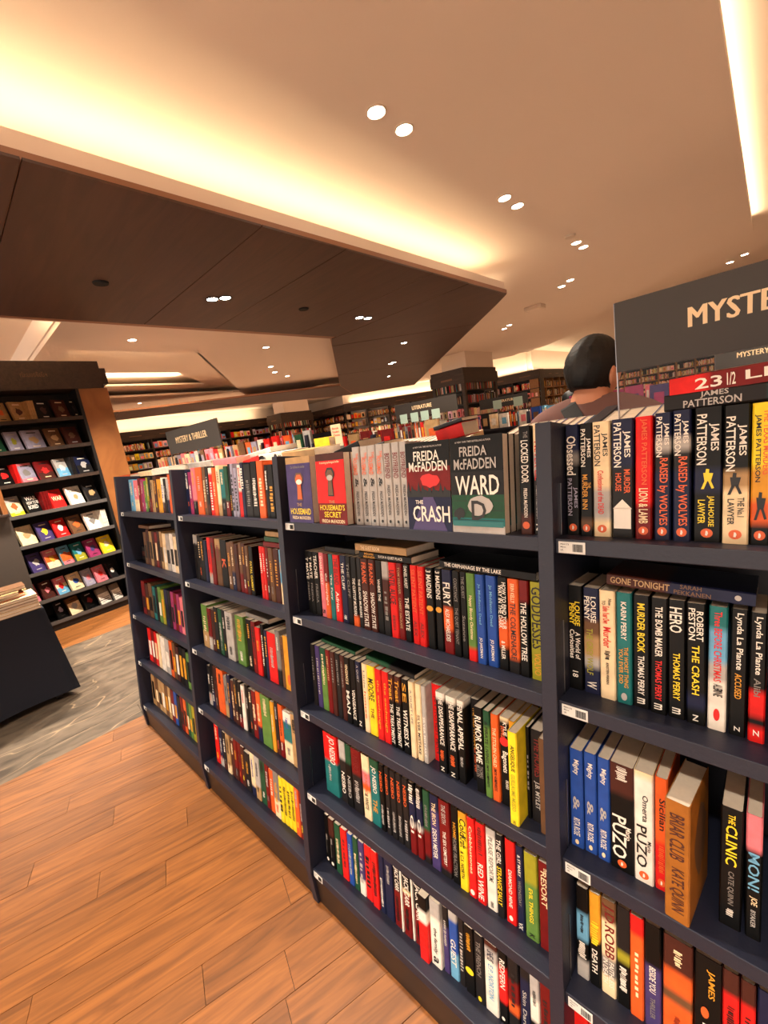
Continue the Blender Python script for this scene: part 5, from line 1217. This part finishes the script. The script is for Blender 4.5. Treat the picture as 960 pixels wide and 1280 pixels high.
for k, (c, y0_, sh) in enumerate((('o', -.70, 0), ('T', -.73, .03), ('B', -.68, -.02), ('P', -1.0, .0), ('Y', -1.03, .02), ('T', -1.02, .04))):
    hardlie(-1.30+sh, -1.10+sh, y0_, y0_+.22, .864+(k % 3)*.0235, .023, c, '%s smaller book, %s up on top of the %s table stack' % (CNAME[c], ORD[k % 3+1], 'farthest' if k < 3 else 'middle'))
for k, c in enumerate('TPkT'): hardlie(-1.62, -1.40, -.64, -.44, .75+k*.026, .025, c, '%s book, %s up in the small rear stack on the table' % (CNAME[c], ORD[k+1]))
# small stack on a low stand behind the left end of the navy bookcase
ls = empty('low_stand', (-1.45, .75, 0), label='low dark stand half hidden behind the left end of the navy bookcase', cat='stand')
bx('body', (-.2, -.2, 0), (.2, .2, .78), M['casew'], ls, .004); bx('top', (-.22, -.22, .78), (.22, .22, .80), M['casew'], ls, .003)
for k in range(5): 
    o = hardlie(-1.62+.01*k, -1.38, .60, .85, .80+k*.034, .033, 'eTeTs'[k], '%s book, %s up on the low stand behind the navy bookcase' % (CNAME['eTeTs'[k]], ORD[k+1])); o['group'] = 'books on the low stand'
# ================================================================ people
def skin_body(name, pts, edges, rad, mat, parent, root=0, sub=2):
    me = bpy.data.meshes.new(name); me.from_pydata(pts, edges, []); me.materials.append(mat)
    o = bpy.data.objects.new(name, me); COL.objects.link(o); o.parent = parent
    m_ = o.modifiers.new('skin', 'SKIN'); m_.use_smooth_shade = True
    for v, r in zip(me.skin_vertices[0].data, rad): v.radius = r if isinstance(r, tuple) else (r, r); v.use_root = False
    me.skin_vertices[0].data[root].use_root = True
    s = o.modifiers.new('sub', 'SUBSURF'); s.levels = sub; s.render_levels = sub
    return o
def ellipsoid(cx, cy, cz, rx, ry, rz, n=28, m=20, fn=None):
    V = [(0, 0, 1)]; 
    for i in range(1, m):
        a = math.pi*i/m
        for j in range(n): b = 2*math.pi*j/n; V.append((math.sin(a)*math.cos(b), math.sin(a)*math.sin(b), math.cos(a)))
    V.append((0, 0, -1)); F_ = []
    for j in range(n): F_.append((0, 1+j, 1+(j+1) % n)); F_.append((len(V)-1, 1+(m-2)*n+(j+1) % n, 1+(m-2)*n+j))
    for i in range(m-2):
        for j in range(n): F_.append((1+i*n+j, 1+(i+1)*n+j, 1+(i+1)*n+(j+1) % n, 1+i*n+(j+1) % n))
    out = []
    for v in V:
        p = fn(v) if fn else v; out.append((cx+p[0]*rx, cy+p[1]*ry, cz+p[2]*rz))
    return out, F_
def person(name_label, x, y, rz, height, shirt, hairlen=0, strap=False, head_rz=0, nod=0, face=True, drop=0):
    """standing person, facing local +y"""
    s = height/1.75; p = empty('person', (x, y, 0), (0, 0, rz), label=name_label, cat='person')
    sc = lambda P: [(a*s, b*s, c*s) for a, b, c in P]
    # one continuous body: pelvis, torso, neck, arms with hands, legs with feet
    P = sc([(0,0,.95),(0,0,1.10),(0,.0,1.27),(0,-.005,1.40),(0,.0,1.475),(0,.012,1.56),
      (.17,-.005,1.41),(.235,-.01,1.20),(.23,.10,1.02),(.19,.22,1.06), (-.17,-.005,1.41),(-.235,-.01,1.20),(-.23,.10,1.02),(-.19,.22,1.06),
      (.09,0,.86),(.10,.01,.50),(.10,-.02,.09),(.11,.11,.035), (-.09,0,.86),(-.10,.01,.50),(-.10,-.02,.09),(-.11,.11,.035)])
    E_ = [(0,1),(1,2),(2,3),(3,4),(4,5),(3,6),(6,7),(7,8),(8,9),(3,10),(10,11),(11,12),(12,13),(0,14),(14,15),(15,16),(16,17),(0,18),(18,19),(19,20),(20,21)]
    rd = [(.14,.10),(.125,.095),(.14,.10),(.11,.085),.056,.054,.052,.043,.034,.028,.052,.043,.034,.028,.075,.055,.038,.035,.075,.055,.038,.035]
    rd = [tuple(q_*s for q_ in r) if isinstance(r, tuple) else r*s for r in rd]
    skin_body('body', P, E_, rd, M['skin'], p)
    # five fingers and a thumb side, each a short bent chain
    for sx in (-1, 1):
        hp = Vector((.19*sx*s, .22*s, 1.06*s)); V = []; Ed = []; Rr = []
        V.append(hp); Rr.append(.026*s); V.append(hp+Vector((-.02*sx, .055, .01))*s); Rr.append((.034*s, .015*s)); Ed.append((0, 1))
        for k in range(4):
            b0 = V[1]+Vector((0, .012, .026-.018*k))*s; ln = (.06, .07, .066, .052)[k]*s; i0 = len(V)
            V += [b0, b0+Vector((-.25*sx, .9, -.1))*ln*.55, b0+Vector((-.9*sx, 1.0, -.15))*ln]; Rr += [.0095*s, .0085*s, .0075*s]; Ed += [(1, i0), (i0, i0+1), (i0+1, i0+2)]
        i0 = len(V); b0 = hp+Vector((-.025*sx, .02, .03))*s; V += [b0, b0+Vector((-.02*sx, .03, .015))*s]; Rr += [.011*s, .009*s]; Ed += [(0, i0), (i0, i0+1)]
        skin_body('hand', [tuple(v) for v in V], Ed, Rr, M['skin'], p, sub=1)
    TS = [(0,0,.90),(0,0,1.02),(0,0,1.15),(0,.0,1.28),(0,-.008,1.40),(0,.0,1.488), (.09,-.012,1.44),(.185,-.012,1.405),(.238,-.012,1.25),(.245,.0,1.14), (-.09,-.012,1.44),(-.185,-.012,1.405),(-.238,-.012,1.25),(-.245,.0,1.14)]
    E2 = [(0,1),(1,2),(2,3),(3,4),(4,5),(4,6),(6,7),(7,8),(8,9),(4,10),(10,11),(11,12),(12,13)]
    r2 = [(.165,.125),(.16,.12),(.16,.12),(.168,.125),(.125,.105),(.074,.074),(.088,.088),(.076,.076),(.062,.062),(.058,.058),(.088,.088),(.076,.076),(.062,.062),(.058,.058)]
    skin_body('shirt', sc(TS), E2, [(a*s, b_*s) for a, b_ in r2], shirt, p)
    TP = [(0,0,.97),(.09,0,.86),(.105,.012,.5),(.105,-.015,.10),(-.09,0,.86),(-.105,.012,.5),(-.105,-.015,.10)]
    skin_body('trousers', sc(TP), [(0,1),(1,2),(2,3),(0,4),(4,5),(5,6)], [(.15*s,.11*s),(.095*s,.09*s),(.075*s,.075*s),(.062*s,.062*s),(.095*s,.09*s),(.075*s,.075*s),(.062*s,.062*s)], M['trousers'], p)
    for sx in (-1, 1):
        v, f_ = ellipsoid(.108*sx*s, .055*s, .045*s, .05*s, .14*s, .05*s); v = [(a, b_, max(.0, c)) for a, b_, c in v]; link('shoe', mesh('shoe', v, f_, M['black']), p)
    h = empty('head_pivot', (0, .02*s, 1.635*s), (nod, 0, head_rz)); bpy.data.objects.remove(h)
    rot = Matrix.Rotation(head_rz, 3, 'Z') @ Matrix.Rotation(nod, 3, 'X'); org = Vector((0, .025*s, (1.60-drop)*s))
    def tr(V): return [tuple(org+rot @ (Vector(v)*s)) for v in V]
    def hf(v):
        x_, y_, z_ = v; x_ *= (1-.28*max(0, -z_)**1.3)*(1-.06*max(0, y_)); y_ *= 1-.12*max(0, -z_)+(.05 if y_ < 0 and z_ > -.2 else 0)
        if face and y_ > .6:   # brow, eye sockets, nose, lips, chin
            y_ += .10*math.exp(-((x_/.13)**2+((z_+.12)/.16)**2)); y_ -= .05*math.exp(-(((abs(x_)-.36)/.16)**2+((z_-.05)/.10)**2)); y_ += .04*math.exp(-((x_/.28)**2+((z_+.52)/.06)**2)); y_ += .06*math.exp(-((x_/.2)**2+((z_+.85)/.1)**2))
        return (x_, y_, z_)
    v, f_ = ellipsoid(0, .005, .02, .074, .094, .115, 40, 34, hf); me = mesh('head', tr(v), f_, M['skin']); [setattr(q_, 'use_smooth', True) for q_ in me.polygons]; link('head', me, p)
    for sx in (-1, 1):
        v, f_ = ellipsoid(.030*sx, .090, .025, .0125, .006, .006, 12, 8); link('eye', mesh('eye', tr(v), f_, M['ink']), p)
        v, f_ = ellipsoid(.080*sx, -.004, .0, .010, .019, .034, 14, 10, lambda q_: (q_[0]+.5*sx*max(0, -q_[1]), q_[1], q_[2])); me = mesh('ear', tr(v), f_, M['skin']); [setattr(z_, 'use_smooth', True) for z_ in me.polygons]; link('ear', me, p)
    v, f_ = ellipsoid(0, .094, -.045, .022, .006, .006, 12, 8); link('mouth', mesh('mouth', tr(v), f_, plain('lips', (.62, .33, .29))), p)
    rr_ = random.Random(4)
    def hair(v):
        x_, y_, z_ = v; lo = -.66-.10*hairlen if y_ < .25 else (.50 if y_ > .55 else .05)
        a = math.atan2(x_, y_); k = 1+.022*math.sin(a*13+z_*3)+.018*math.sin(a*29+z_*9)+.012*math.sin(a*47-z_*5)
        if z_ < lo: z_ = lo+(z_-lo)*.05; x_, y_ = x_*.86, y_*.86
        fr = 1.0-.05*max(0, y_)
        x_ *= (1-.30*max(0, -z_)**1.2)
        return (x_*k*fr, y_*k*fr, z_)
    v, f_ = ellipsoid(0, -.006, .030, .087, .106, .120, 60, 40, hair); me = mesh('hair', tr(v), f_, M['hair']); [setattr(q_, 'use_smooth', True) for q_ in me.polygons]; link('hair', me, p)
    if strap:
        # bag strap from the right shoulder side down across the back: a real band lying on the shirt
        C_ = [(-.095, .10, 1.35), (-.094, .08, 1.425), (-.09, .04, 1.475), (-.072, -.02, 1.483), (-.045, -.07, 1.463), (-.005, -.105, 1.42), (.04, -.13, 1.355), (.09, -.142, 1.26), (.15, -.12, 1.12), (.19, -.05, 1.0)]
        V = []; F_ = []
        for k, c in enumerate(C_):
            c = Vector(c)*s; nx = Vector(C_[min(k+1, len(C_)-1)])-Vector(C_[max(k-1, 0)]); nx.normalize()
            out = Vector((c.x, c.y, (c.z-1.30*s)*.9)).normalized(); sd_ = nx.cross(out).normalized()
            for a, b_ in ((-1, 0), (1, 0), (1, 1), (-1, 1)): V.append(tuple(c+sd_*.027*s*a+out*(.010 if b_ else .002)*s))
        for k in range(len(C_)-1):
            for a in range(4): b_ = (a+1) % 4; F_.append((k*4+a, k*4+b_, k*4+4+b_, k*4+4+a))
        link('bag_strap', mesh('strap', V, F_, M['strap']), p)
    return p
person('person seen from behind with short black hair, mauve shirt and black bag strap', 2.47, 1.04, R(-8), 1.94, M['shirt'], strap=True, head_rz=R(-16), nod=R(-16), drop=.045)
person('second far person with dark hair and dark clothes by the farther sign', .72, 5.9, R(-60), 1.78, M['blueshirt'], nod=R(10))
